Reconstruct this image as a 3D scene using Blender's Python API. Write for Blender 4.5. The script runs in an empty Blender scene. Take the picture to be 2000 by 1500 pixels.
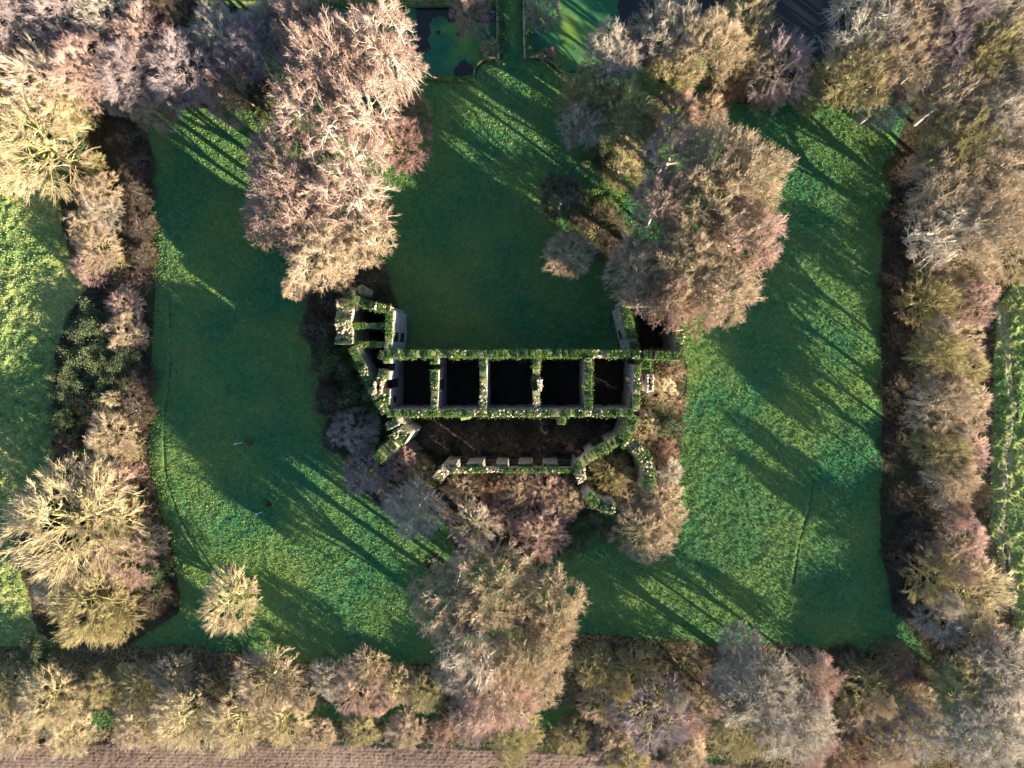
import bpy, math, random
import numpy as np
from mathutils import Matrix, Vector
SC = bpy.context.scene
COL = SC.collection
# ---------------------------------------------------------------- camera
CAMH = 120.0
F = 1333.0                       # focal length in pixels of the 2000 px wide photograph
NX, NY = 1040.0, 695.0           # where the plumb line under the camera falls in the photograph
cam_d = bpy.data.cameras.new('camera'); cam = bpy.data.objects.new('camera', cam_d); COL.objects.link(cam)
cam_d.sensor_width = 36.0; cam_d.lens = 36.0 * F / 2000.0; cam_d.clip_end = 3000; cam_d.clip_start = 1
vx, vy = NX - 1000.0, 750.0 - NY
L_ = math.sqrt(vx*vx + vy*vy + F*F)
ra = math.asin(-vy / L_); rb = math.atan2(vx, F)
ROT = Matrix.Rotation(ra, 3, 'X') @ Matrix.Rotation(rb, 3, 'Y')
cam.matrix_world = Matrix.Translation((0, 0, CAMH)) @ ROT.to_4x4()
SC.camera = cam
SC.render.resolution_x = 1024; SC.render.resolution_y = 768
RN = np.array(ROT)
# ---------------------------------------------------------------- sky, sun, exposure
SUN_EL = math.radians(14.0)
SH = math.radians(36.0)          # shadows run to the upper left, 36 degrees above the horizontal of the photo
SDIR = Vector((math.cos(SH)*math.cos(SUN_EL), -math.sin(SH)*math.cos(SUN_EL), math.sin(SUN_EL)))
w = bpy.data.worlds.new("World"); SC.world = w; w.use_nodes = True
nt = w.node_tree; bg = nt.nodes['Background']
sky = nt.nodes.new('ShaderNodeTexSky'); sky.sky_type = 'NISHITA'; sky.sun_disc = False
sky.sun_elevation = SUN_EL; sky.sun_rotation = math.atan2(SDIR.x, SDIR.y)
sky.dust_density = 0.3; sky.air_density = 1.0; sky.ozone_density = 2.0
nt.links.new(sky.outputs[0], bg.inputs[0]); bg.inputs[1].default_value = 0.07
sd = bpy.data.lights.new('sun', 'SUN'); sd.energy = 5.0; sd.angle = math.radians(0.5); sd.color = (1.0, 0.82, 0.60)
so = bpy.data.objects.new('sun', sd); COL.objects.link(so)
so.rotation_euler = SDIR.to_track_quat('Z', 'Y').to_euler(); so.location = (80, -60, 60)
SC.view_settings.view_transform = 'Standard'; SC.view_settings.look = 'None'
SC.view_settings.exposure = 2.25; SC.view_settings.gamma = 1.0
SC.render.engine = 'CYCLES'
SC.cycles.max_bounces = 5; SC.cycles.diffuse_bounces = 2

# ---------------------------------------------------------------- photo pixel <-> world
def W(px, py, z=0.0):
    d = RN @ np.array([px - 1000.0, 750.0 - py, -F])
    t = (z - CAMH) / d[2]
    return Vector((d[0]*t, d[1]*t, z))
def P(x, y, z=0.0):
    v = np.stack([x, y, z - CAMH + 0*x], -1) @ RN
    return 1000.0 + v[..., 0] * F / -v[..., 2], 750.0 - v[..., 1] * F / -v[..., 2]
def mpp(z): return (CAMH - z) / F

# ---------------------------------------------------------------- materials
MATS = {}
def rgb(c): return (c[0], c[1], c[2], 1)
def mat(name, cols, scale=2.0, rough=0.9, bump=0.0, bscale=None, detail=6, spec=0.2, coord='Object', rnd=0.0, stretch=None, trans=0.0):
    """cols: list of (pos, rgb) for a noise driven ramp"""
    if name in MATS: return MATS[name]
    m = bpy.data.materials.new(name); m.use_nodes = True; n = m.node_tree; b = n.nodes['Principled BSDF']
    tc = n.nodes.new('ShaderNodeTexCoord'); src = tc.outputs[coord]
    if stretch:
        mp = n.nodes.new('ShaderNodeMapping'); mp.inputs['Scale'].default_value = stretch
        n.links.new(src, mp.inputs[0]); src = mp.outputs[0]
    no = n.nodes.new('ShaderNodeTexNoise'); no.inputs['Scale'].default_value = scale; no.inputs['Detail'].default_value = detail
    no.inputs['Roughness'].default_value = 0.65
    n.links.new(src, no.inputs['Vector'])
    r = n.nodes.new('ShaderNodeValToRGB'); e = r.color_ramp.elements
    e[0].position, e[0].color = cols[0][0], rgb(cols[0][1]); e[1].position, e[1].color = cols[-1][0], rgb(cols[-1][1])
    for p_, c_ in cols[1:-1]:
        q = e.new(p_); q.color = rgb(c_)
    n.links.new(no.outputs[0], r.inputs[0]); out = r.outputs[0]
    if rnd:
        g = n.nodes.new('ShaderNodeNewGeometry'); hs = n.nodes.new('ShaderNodeHueSaturation')
        mr = n.nodes.new('ShaderNodeMapRange'); mr.inputs[3].default_value = 1 - rnd; mr.inputs[4].default_value = 1 + rnd
        n.links.new(g.outputs['Random Per Island'], mr.inputs[0]); n.links.new(mr.outputs[0], hs.inputs['Value'])
        n.links.new(out, hs.inputs['Color']); out = hs.outputs[0]
    n.links.new(out, b.inputs['Base Color'])
    b.inputs['Roughness'].default_value = rough; b.inputs['Specular IOR Level'].default_value = spec
    if bump:
        n2 = n.nodes.new('ShaderNodeTexNoise'); n2.inputs['Scale'].default_value = bscale or scale*3; n2.inputs['Detail'].default_value = 5
        n.links.new(src, n2.inputs['Vector'])
        bp = n.nodes.new('ShaderNodeBump'); bp.inputs['Distance'].default_value = bump; bp.inputs['Strength'].default_value = 1
        n.links.new(n2.outputs[0], bp.inputs['Height']); n.links.new(bp.outputs[0], b.inputs['Normal'])
    MATS[name] = m
    return m
def k3(a, f0=0.72, f1=1.25): return [(0.3, tuple(x*f0 for x in a)), (0.7, tuple(min(1, x*f1) for x in a))]
TW = dict(pink=(.49,.35,.30), tan=(.50,.40,.285), cream=(.56,.475,.30), lilac=(.39,.325,.33), grey=(.48,.43,.365),
          brown=(.125,.10,.075), olive=(.39,.34,.18), rust=(.33,.215,.15), red=(.38,.24,.22), straw=(.48,.40,.25), pale=(.58,.49,.40))  # brown is darkened so ditch scrub looks shaded even where sun reaches it
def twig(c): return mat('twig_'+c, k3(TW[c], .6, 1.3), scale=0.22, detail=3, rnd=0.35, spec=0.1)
BARK = dict(pale=(.62,.54,.43), mossy=(.36,.34,.14), grey=(.40,.36,.30), brown=(.26,.20,.14), white=(.72,.66,.56))
def bark(c): return mat('bark_'+c, [(0.3, tuple(x*.5 for x in BARK[c])), (0.5, BARK[c]), (0.72, (.34,.33,.12))], scale=0.6, bump=0.05, bscale=6, rnd=0.15)
M_IVY = mat('ivy_leaf', [(0.3,(.03,.09,.02)), (0.5,(.07,.15,.03)), (0.68,(.20,.24,.06)), (.8,(.36,.32,.14))], scale=1.3, rnd=0.45, rough=0.6, spec=0.3)
M_EVER = mat('evergreen_leaf', [(0.3,(.025,.055,.025)), (0.52,(.08,.11,.045)), (0.7,(.17,.16,.08))], scale=0.7, rnd=0.5, rough=0.55, spec=0.3)
M_STONE = mat('weathered_stone', [(0.25,(.16,.15,.12)), (0.5,(.30,.27,.22)), (0.75,(.42,.37,.30))], scale=0.8, bump=0.06, bscale=3.5)
M_CAP = mat('mossy_wall_top', [(0.3,(.035,.075,.02)), (0.5,(.12,.14,.05)), (0.62,(.26,.22,.14)), (0.75,(.40,.33,.25))], scale=1.6, bump=.06, bscale=5)
M_SILL = mat('mossy_painted_dark_sill', [(0.3,(.02,.022,.012)), (0.7,(.06,.06,.035))], scale=1.6)  # mossy sill, blackened in colour so window openings read as dark holes
M_RUBBLE = mat('pink_rubble_stone', [(0.3,(.32,.22,.16)), (0.7,(.58,.47,.36))], scale=1.2, rnd=0.3, bump=0.04, bscale=6)
M_PLASTER = mat('old_grey_render', [(0.25,(.15,.15,.16)), (0.5,(.32,.32,.33)), (0.75,(.46,.45,.44))], scale=0.7, bump=0.03, bscale=4, stretch=(1,1,.4))
M_BRICK = mat('flue_brick', [(0.3,(.34,.15,.08)), (0.7,(.56,.30,.16))], scale=3, bump=0.03)

# ---------------------------------------------------------------- mesh helpers
def mesh(name, v, q, m, parent=None, smooth=False, loc=None):
    """v (n,3) array, q (m,k) int array"""
    me = bpy.data.meshes.new(name); v = np.asarray(v, dtype=np.float32); q = np.asarray(q, dtype=np.int32)
    me.vertices.add(len(v)); me.vertices.foreach_set('co', v.ravel())
    k = q.shape[1]; me.loops.add(q.size); me.loops.foreach_set('vertex_index', q.ravel())
    me.polygons.add(len(q)); me.polygons.foreach_set('loop_start', np.arange(0, q.size, k, dtype=np.int32))
    me.polygons.foreach_set('loop_total', np.full(len(q), k, dtype=np.int32))
    if smooth: me.polygons.foreach_set('use_smooth', np.ones(len(q), dtype=bool))
    me.update(calc_edges=True)
    if m: me.materials.append(m)
    o = bpy.data.objects.new(name, me); COL.objects.link(o)
    if parent: o.parent = parent
    if loc is not None: o.location = loc
    return o
def mesh2(name, groups, parent=None):
    """one mesh out of several (verts, quads, material) groups"""
    v, q = join([(np.asarray(g[0], float), np.asarray(g[1], int)) for g in groups]); o = mesh(name, v, q, None, parent); me = o.data
    mi = []
    for k, g in enumerate(groups): me.materials.append(g[2]); mi += [k]*len(g[1])
    me.polygons.foreach_set('material_index', np.array(mi, dtype=np.int32)); return o
def tag(o, label=None, cat=None, group=None, kind=None):
    if label: o['label'] = label
    if cat: o['category'] = cat
    if group: o['group'] = group
    if kind: o['kind'] = kind
    return o
def empty(name, loc=(0,0,0), rz=0):
    o = bpy.data.objects.new(name, None); COL.objects.link(o); o.location = loc; o.rotation_euler = (0, 0, rz); o.empty_display_size = 0.5
    return o
def nrm(a): return a / (np.linalg.norm(a, axis=-1, keepdims=True) + 1e-9)
def tubes(p0, p1, r0, r1, sides=3):
    n = len(p0); d = nrm(p1 - p0)
    ref = np.where(np.abs(d[:, 2:3]) > 0.9, np.array([[1., 0, 0]]), np.array([[0., 0, 1.]]))
    u = nrm(np.cross(d, ref)); w_ = np.cross(d, u)
    V = np.zeros((n, 2*sides, 3))
    for s in range(sides):
        a = 2*math.pi*s/sides; o = u*math.cos(a) + w_*math.sin(a)
        V[:, s] = p0 + o*r0[:, None]; V[:, sides+s] = p1 + o*r1[:, None]
    b = np.arange(n)[:, None]*2*sides
    Q = np.stack([np.concatenate([b+s, b+(s+1) % sides, b+sides+(s+1) % sides, b+sides+s], 1) for s in range(sides)], 1)
    return V.reshape(-1, 3), Q.reshape(-1, 4)
def leaves(rng, c, size, flat=0.0):
    """one small kinked quad per centre"""
    n = len(c); a = nrm(rng.normal(size=(n, 3)) * np.array([1, 1, 1-flat])); b = nrm(np.cross(a, rng.normal(size=(n, 3))))
    s = (size*rng.uniform(.6, 1.3, n))[:, None]
    V = np.stack([c - a*s, c + b*s*.6, c + a*s, c - b*s*.6], 1)
    V[:, 1] += np.cross(a, b)*s*.25
    return V.reshape(-1, 3), np.arange(n*4).reshape(-1, 4)
def join(parts):
    vs, qs, o = [], [], 0
    for v, q in parts:
        if len(v) == 0: continue
        vs.append(v); qs.append(q + o); o += len(v)
    return np.concatenate(vs), np.concatenate(qs)
def boxes(c, h, rot=None):
    """boxes with centres c (n,3), half sizes h (n,3), yaw rot (n)"""
    c = np.atleast_2d(c).astype(float); h = np.atleast_2d(h).astype(float); n = len(c)
    if rot is None: rot = np.zeros(n)
    s = np.array([[-1,-1,-1],[1,-1,-1],[1,1,-1],[-1,1,-1],[-1,-1,1],[1,-1,1],[1,1,1],[-1,1,1]], float)
    p = s[None]*h[:, None]; ca, sa = np.cos(rot)[:, None], np.sin(rot)[:, None]
    V = np.stack([p[..., 0]*ca - p[..., 1]*sa, p[..., 0]*sa + p[..., 1]*ca, p[..., 2]], -1) + c[:, None]
    f = np.array([[0,3,2,1],[4,5,6,7],[0,1,5,4],[1,2,6,5],[2,3,7,6],[3,0,4,7]])
    Q = f[None] + np.arange(n)[:, None, None]*8
    return V.reshape(-1, 3), Q.reshape(-1, 4)

# ---------------------------------------------------------------- value noise on arrays
def vnoise(x, y, scale, seed):
    rg = np.random.default_rng(seed); g = rg.random((256, 256))
    X = x/scale; Y = y/scale; xi = np.floor(X).astype(int); yi = np.floor(Y).astype(int); fx = X-xi; fy = Y-yi
    fx = fx*fx*(3-2*fx); fy = fy*fy*(3-2*fy)
    a = g[xi % 256, yi % 256]; b = g[(xi+1) % 256, yi % 256]; c = g[xi % 256, (yi+1) % 256]; d = g[(xi+1) % 256, (yi+1) % 256]
    return (a*(1-fx)+b*fx)*(1-fy) + (c*(1-fx)+d*fx)*fy
def fbm(x, y, s, seed, o=4):
    t = 0; a = 1; tot = 0
    for i in range(o): t = t + a*vnoise(x, y, s/2**i, seed+i); tot += a; a *= .55
    return t/tot
def inpoly(px, py, poly):
    r = np.zeros(px.shape, bool); n = len(poly)
    for i in range(n):
        x1, y1 = poly[i]; x2, y2 = poly[(i+1) % n]
        if y1 == y2: continue
        c = ((y1 > py) != (y2 > py)) & (px < (x2-x1)*(py-y1)/(y2-y1) + x1)
        r ^= c
    return r
# ================================================================ THE GROUND
GX = np.arange(-112, 104.01, 0.24); GY = np.arange(-92, 82.01, 0.21)
gx, gy = np.meshgrid(GX, GY, indexing='ij')
gpx, gpy = P(gx, gy)
wob = (fbm(gx, gy, 3.0, 5)-.5)*14; wob2 = (fbm(gx, gy, 3.0, 25)-.5)*14
qx, qy = gpx + wob, gpy + wob2
D_LEFT = [(150,185),(230,215),(290,280),(297,420),(296,540),(300,600),(292,700),(288,900),(312,990),(345,1130),(348,1195),(240,1270),(120,1270),(70,1240),(30,1080),(100,920),(100,700),(140,600),(170,560),(130,500),(112,400),(130,330),(165,290),(150,240)]
D_RIGHT = [(1790,175),(1752,290),(1728,440),(1722,700),(1722,1080),(1748,1190),(1845,1320),(1850,1380),(2300,1600),(2300,1230),(1990,1240),(1935,1040),(1940,800),(1945,600),(1990,540),(2300,520),(2300,100)]
D_BOT = [(-300,1265),(200,1268),(350,1262),(560,1290),(640,1300),(850,1300),(880,1260),(1120,1240),(1200,1245),(1330,1262),(1560,1262),(1700,1280),(1790,1312),(1845,1360),(1900,1450),(2200,1480),(2200,1900),(1720,1900),(1700,1560),(1420,1494),(1410,1478),(1300,1478),(1000,1462),(600,1448),(300,1455),(0,1462),(-300,1462)]
D_TOPL = [(-300,-60),(420,-20),(520,150),(500,215),(420,215),(330,205),(220,215),(140,190),(-300,240)]
D_TOPR = [(1390,190),(1440,205),(1500,198),(1560,190),(1640,200),(1760,215),(1800,170),(2300,100),(2300,-100),(1640,-100),(1640,90),(1400,120)]
D_CAST = [(600,560),(640,540),(760,560),(790,640),(780,700),(1240,700),(1250,600),(1330,600),(1340,760),(1330,860),(1325,940),(1300,1020),(1240,1010),(1200,985),(1130,1010),(1090,1090),(900,1100),(860,1010),(760,1000),(690,950),(650,850),(610,700)]
MOAT = [(400,10),(968,10),(968,112),(930,118),(918,148),(838,150),(780,140),(600,110),(420,60)]
MOAT2 = [(1034,-120),(1640,-120),(1650,60),(1600,110),(1400,90),(1200,140),(1100,135),(1060,108),(1034,105)]
GRASSY = [[(1040,1385),(1142,1385),(1142,1430),(1040,1432)], [(560,1380),(858,1375),(860,1415),(560,1420)], [(165,1392),(216,1392),(216,1430),(165,1432)],
          [(1860,1290),(1900,1380),(1880,1460),(1830,1400)]]
PLOUGH = [(-400,1458),(600,1452),(1000,1466),(1250,1482),(1420,1494),(1700,1560),(1700,2000),(-400,2000)]
PAST_L = [(-400,330),(80,340),(120,420),(140,500),(180,560),(130,610),(105,700),(100,900),(30,1080),(90,1262),(-400,1262)]
PAST_R = [(1948,600),(1990,545),(2400,525),(2400,1235),(1985,1235),(1937,1040),(1942,800)]
def many(pl, x, y):
    r = np.zeros(x.shape, bool)
    for p_ in pl: r |= inpoly(x, y, p_)
    return r
m_ditch = many([D_LEFT, D_RIGHT, D_BOT], qx, qy)
m_wood = many([D_TOPL, D_TOPR, D_CAST], qx, qy)
m_green = many(GRASSY, qx, qy)
m_moat = many([MOAT, MOAT2], gpx + wob*.25, gpy + wob2*.25)
m_pl = inpoly(gpx, gpy + wob2*.6, PLOUGH)
m_past = many([PAST_L, PAST_R], qx, qy)
PATHS = [[(331,590),(333,660),(331,740),(322,800),(320,860),(324,930),(345,1000),(385,1080),(440,1140)], [(1590,930),(1578,1000),(1560,1060),(1548,1140)], [(1972,690),(1985,800),(1970,900),(1962,1040),(1968,1120)]]
m_path = np.zeros(gx.shape)
for ip, pa in enumerate(PATHS):
    for (x1, y1), (x2, y2) in zip(pa[:-1], pa[1:]):
        ux, uy = x2-x1, y2-y1; ll = math.hypot(ux, uy)
        t = np.clip(((gpx-x1)*ux + (gpy-y1)*uy)/ll**2, 0, 1)
        dd = np.hypot(gpx-x1-t*ux, gpy-y1-t*uy) + (wob*.35)
        m_path = np.maximum(m_path, np.clip(1.35 - dd/(2.4, 2.6, 2.6)[ip], 0, 1))
def blur(a, n, it=2):
    a = a.astype(float)
    for _ in range(it):
        for ax in (0, 1):
            c = np.cumsum(np.pad(a, [(n+1, n) if i == ax else (0, 0) for i in (0, 1)], mode='edge'), axis=ax)
            L = a.shape[ax]; a = (np.take(c, np.arange(2*n+1, 2*n+1+L), axis=ax) - np.take(c, np.arange(0, L), axis=ax))/(2*n+1)
    return a
tus = fbm(gx, gy, 1.25, 40, 3); fine = np.random.default_rng(3).random(gx.shape)
lump = np.clip((tus-.42)*3, 0, 1)
amp_p = blur(m_past, 6)
h = (fbm(gx, gy, 30, 60, 3)-.5)*0.5
h += amp_p*(lump*.36 + fine*.06) + (1-amp_p)*((tus-.5)*.20 + fbm(gx, gy, .55, 80, 2)*.12 + fine*.085)
h -= blur(m_ditch, 7)*1.1 + blur(m_moat, 3)*2.4 + m_path*.10
h += blur(m_ditch | m_wood, 3)*(fine*.10)
fur = np.sin(gy*2*math.pi/0.62 + (fbm(gx, gy, 12, 90)-.5)*1.6)
h = np.where(m_pl, h*0.4 + fur*(.012+.03*fbm(gx, gy, 7, 97)) + fbm(gx, gy, .5, 95, 2)*.13*fine, h)
reg = np.zeros(gx.shape, int)                     # 0 lawn 1 pasture 2 undergrowth 3 ploughed 4 moat bed 5 footpath
reg[m_past] = 1; reg[m_ditch | m_wood] = 2; reg[m_green] = 0; reg[m_pl] = 3; reg[m_moat] = 4
reg[m_path > .7] = 5
d_tr = np.abs(gpx - np.interp(gpy, [600, 690, 800, 900, 1040, 1230], [1955, 1966, 1978, 1966, 1956, 1990])) + wob*.3
reg[(d_tr < 7) & (d_tr > 2.5) & (gpy > 600) & (gpy < 1200)] = 6
def gz(x, y):
    i = int(round((x-GX[0])/0.24)); j = int(round((y-GY[0])/0.21))
    i = min(max(i, 0), len(GX)-1); j = min(max(j, 0), len(GY)-1)
    return float(h[i, j])
def ground_mat(name, base, yel, dark, s1=0.9, s2=0.06, bump=.06):
    m = bpy.data.materials.new(name); m.use_nodes = True; n = m.node_tree; b = n.nodes['Principled BSDF']
    tc = n.nodes.new('ShaderNodeTexCoord')
    def noise(s, d=6):
        x = n.nodes.new('ShaderNodeTexNoise'); x.inputs['Scale'].default_value = s; x.inputs['Detail'].default_value = d
        n.links.new(tc.outputs['Object'], x.inputs['Vector']); return x.outputs[0]
    def ramp(src, lo, hi):
        r = n.nodes.new('ShaderNodeMapRange'); r.inputs[1].default_value = lo; r.inputs[2].default_value = hi
        n.links.new(src, r.inputs[0]); return r.outputs[0]
    def mix(f, a, c):
        x = n.nodes.new('ShaderNodeMix'); x.data_type = 'RGBA'; n.links.new(f, x.inputs[0])
        for i, s in ((6, a), (7, c)):
            if isinstance(s, tuple): x.inputs[i].default_value = rgb(s)
            else: n.links.new(s, x.inputs[i])
        return x.outputs[2]
    c = mix(ramp(noise(s1, 8), .35, .68), dark, base)
    c = mix(ramp(noise(s2, 6), .40, .72), c, yel)
    c = mix(ramp(noise(3.2, 3), .60, .80), c, tuple(min(1, q*1.5) for q in yel))
    n.links.new(c, b.inputs['Base Color']); b.inputs['Roughness'].default_value = 0.95; b.inputs['Specular IOR Level'].default_value = 0.05
    bp = n.nodes.new('ShaderNodeBump'); bp.inputs['Distance'].default_value = bump
    n.links.new(noise(5.5, 4), bp.inputs['Height']); n.links.new(bp.outputs[0], b.inputs['Normal'])
    return m
G_LAWN = ground_mat('lawn_grass', (.045,.155,.062), (.13,.20,.055), (.016,.108,.055))
G_PAST = ground_mat('pasture_grass', (.19,.27,.08), (.33,.32,.12), (.045,.14,.05), s1=.8)
G_DITCH = ground_mat('brown_undergrowth', (.065,.05,.032), (.05,.075,.03), (.022,.018,.013), s1=1.4, s2=.12)  # undergrowth earth, its colour lowered to hold the ditch shade
G_PLOW = ground_mat('ploughed_soil', (.20,.142,.11), (.27,.20,.15), (.12,.085,.065), s1=1.2)
G_BED = ground_mat('moat_mud', (.05,.045,.03), (.05,.05,.03), (.02,.02,.015))
G_PATH = ground_mat('trodden_earth', (.05,.085,.035), (.12,.10,.06), (.03,.06,.03))
G_STRAW = ground_mat('dry_straw_track', (.34,.29,.19), (.42,.34,.22), (.18,.17,.09))
nxg, nyg = gx.shape
idx = np.arange(nxg*nyg).reshape(nxg, nyg)
allv = np.stack([gx, gy, h], -1).reshape(-1, 3)
fq = np.stack([idx[:-1, :-1], idx[1:, :-1], idx[1:, 1:], idx[:-1, 1:]], -1).reshape(-1, 4)
fr = reg[:-1, :-1].reshape(-1)
for k, (nm, m_) in enumerate([('lawn', G_LAWN), ('pasture', G_PAST), ('ditch', G_DITCH), ('ploughed_field', G_PLOW), ('moat_bed', G_BED), ('footpath', G_PATH), ('farm_track', G_STRAW)]):
    q = fq[fr == k]; u, inv = np.unique(q, return_inverse=True)
    tag(mesh(nm, allv[u], inv.reshape(-1, 4), m_, smooth=True), kind='structure')
# the land beyond, out to the horizon, butted to the edges of the detailed sheets
x0, x1, y0, y1 = GX[0], GX[-1], GY[0], GY[-1]; B = 1500.0
v = [(-B,-B,-.3),(B,-B,-.3),(B,B,-.3),(-B,B,-.3),(x0,y0,0),(x1,y0,0),(x1,y1,0),(x0,y1,0)]
tag(mesh('ground', v, [(0,1,5,4),(1,2,6,5),(2,3,7,6),(3,0,4,7)], G_PAST), kind='structure')

# ---------------------------------------------------------------- moat water and duckweed
mw = bpy.data.materials.new('moat_water'); mw.use_nodes = True
b = mw.node_tree.nodes['Principled BSDF']; b.inputs['Base Color'].default_value = (.012,.010,.008,1); b.inputs['Roughness'].default_value = 0.08
nn = mw.node_tree.nodes.new('ShaderNodeTexNoise'); nn.inputs['Scale'].default_value = 1.5; bb = mw.node_tree.nodes.new('ShaderNodeBump'); bb.inputs['Distance'].default_value = .01
mw.node_tree.links.new(nn.outputs[0], bb.inputs['Height']); mw.node_tree.links.new(bb.outputs[0], b.inputs['Normal'])
WZ = -1.05
a = W(380, 175, WZ); c = W(1670, -190, WZ)
tag(mesh('water', [(a.x,a.y,WZ),(c.x,a.y,WZ),(c.x,c.y,WZ),(a.x,c.y,WZ)], [(0,1,2,3)], mw), kind='structure')
M_DUCK = mat('duckweed_green', [(0.3,(.012,.075,.055)), (0.5,(.03,.14,.06)), (0.66,(.14,.24,.04))], scale=0.10, rough=0.8, bump=.01, bscale=8)  # teal end holds the pool's shade, yellow-green end its sunlit part
def duckweed(poly, thr, seed, label):
    xs = np.arange(min(p[0] for p in poly), max(p[0] for p in poly), 2.0); ys = np.arange(min(p[1] for p in poly), max(p[1] for p in poly), 2.0)
    X, Y = np.meshgrid(xs, ys, indexing='ij')
    n1 = fbm(X, Y, 90, seed, 5)
    # drifted mats with a ragged edge and open holes
    ok = inpoly(X + (fbm(X, Y, 20, seed+9)-.5)*22, Y + (fbm(X, Y, 20, seed+19)-.5)*22, poly) & (n1 > thr)
    V = np.array([list(W(px, py, WZ+.006)) for px, py in zip(X.ravel(), Y.ravel())]); I = np.arange(X.size).reshape(X.shape)
    q = np.stack([I[:-1, :-1], I[:-1, 1:], I[1:, 1:], I[1:, :-1]], -1).reshape(-1, 4)[ok[:-1, :-1].reshape(-1)]
    u, inv = np.unique(q, return_inverse=True)
    tag(mesh('duckweed', V[u], inv.reshape(-1, 4), M_DUCK), label, 'duckweed', kind='stuff')
duckweed([(640,-5),(800,-5),(815,40),(812,80),(800,150),(760,150),(640,100)], .25, 300, 'green duckweed mat against the trees in the left moat pool')
duckweed([(830,35),(900,30),(965,45),(968,120),(920,160),(830,160),(800,120),(840,90)], .36, 340, 'dark teal duckweed film in the middle of the left moat pool')
duckweed([(1030,-20),(1205,-20),(1208,40),(1215,90),(1190,145),(1090,140),(1030,105)], .22, 370, 'bright green duckweed covering the pool right of the causeway')

# ---------------------------------------------------------------- undergrowth of bramble stems and dead twigs in ditches and woods
rng = np.random.default_rng(77)
def scatter_in(mask, per_m2):
    ii = np.argwhere(mask); n = int(len(ii)*0.24*0.21*per_m2); s = ii[rng.integers(0, len(ii), n)]
    x = GX[s[:, 0]] + rng.uniform(-.12, .12, n); y = GY[s[:, 1]] + rng.uniform(-.1, .1, n)
    return np.stack([x, y, h[s[:, 0], s[:, 1]]], -1)
def undergrowth(mask, per, m_, label, hgt=1.0, rad=.018, ln=1.2):
    c = scatter_in(mask, per); n = len(c); out = []
    d = nrm(rng.normal(size=(n, 3))*np.array([1, 1, .3]) + np.array([0, 0, .9])); p = c.copy(); r = np.full(n, rad)
    L = rng.uniform(.5, 1, n)[:, None]*ln
    for k in range(3):
        q = p + d*L/3*hgt; out.append(tubes(p, q, r, r*.75)); p = q; d = nrm(d + rng.normal(size=(n, 3))*.5 - np.array([0, 0, .35])); r = r*.75
    v, q = join(out); return tag(mesh('undergrowth', v, q, m_), label, 'undergrowth', kind='stuff')
inside = (gpx > -60) & (gpx < 2060) & (gpy > -60) & (gpy < 1560)
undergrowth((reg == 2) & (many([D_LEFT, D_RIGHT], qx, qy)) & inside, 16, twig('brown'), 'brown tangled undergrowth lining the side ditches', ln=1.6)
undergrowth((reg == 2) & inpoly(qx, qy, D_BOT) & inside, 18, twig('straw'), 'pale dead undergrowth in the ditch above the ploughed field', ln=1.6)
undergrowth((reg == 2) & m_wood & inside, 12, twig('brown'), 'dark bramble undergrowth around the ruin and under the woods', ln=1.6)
# long grass stands in clumps over the fields
def grass(mask, per, m_, label, s=.16):
    c = scatter_in(mask, per); n = len(c); a = rng.uniform(0, 6.283, n); s_ = s*rng.uniform(.5, 1.3, n)
    dx = np.stack([np.cos(a), np.sin(a), 0*a], -1)*(s_*.5)[:, None]
    up = np.stack([rng.normal(0, .5, n), rng.normal(0, .5, n), np.ones(n)], -1)*s_[:, None]*.8
    V = np.stack([c-dx-[0,0,.03], c+dx-[0,0,.03], c+dx*.4+up, c-dx*.4+up], 1).reshape(-1, 3)
    return tag(mesh('grass', V, np.arange(n*4).reshape(-1, 4), m_), label, 'grass', kind='stuff')
M_GR1 = mat('grass_blade_green', [(0.3,(.10,.185,.045)), (0.5,(.19,.25,.058)), (0.7,(.27,.285,.085))], scale=0.25, rnd=0.22, spec=.1)
M_GR2 = mat('grass_blade_dry', [(0.3,(.12,.22,.07)), (0.5,(.26,.31,.11)), (0.7,(.38,.36,.17))], scale=0.4, rnd=0.22, spec=.1)
grass((reg == 0) & inside, 26, M_GR1, 'green grass tufts all over the lawn inside the ditches', s=.16)
grass((reg == 1) & inside, 20, M_GR2, 'coarse yellow green pasture grass outside the ditches', s=.20)
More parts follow.
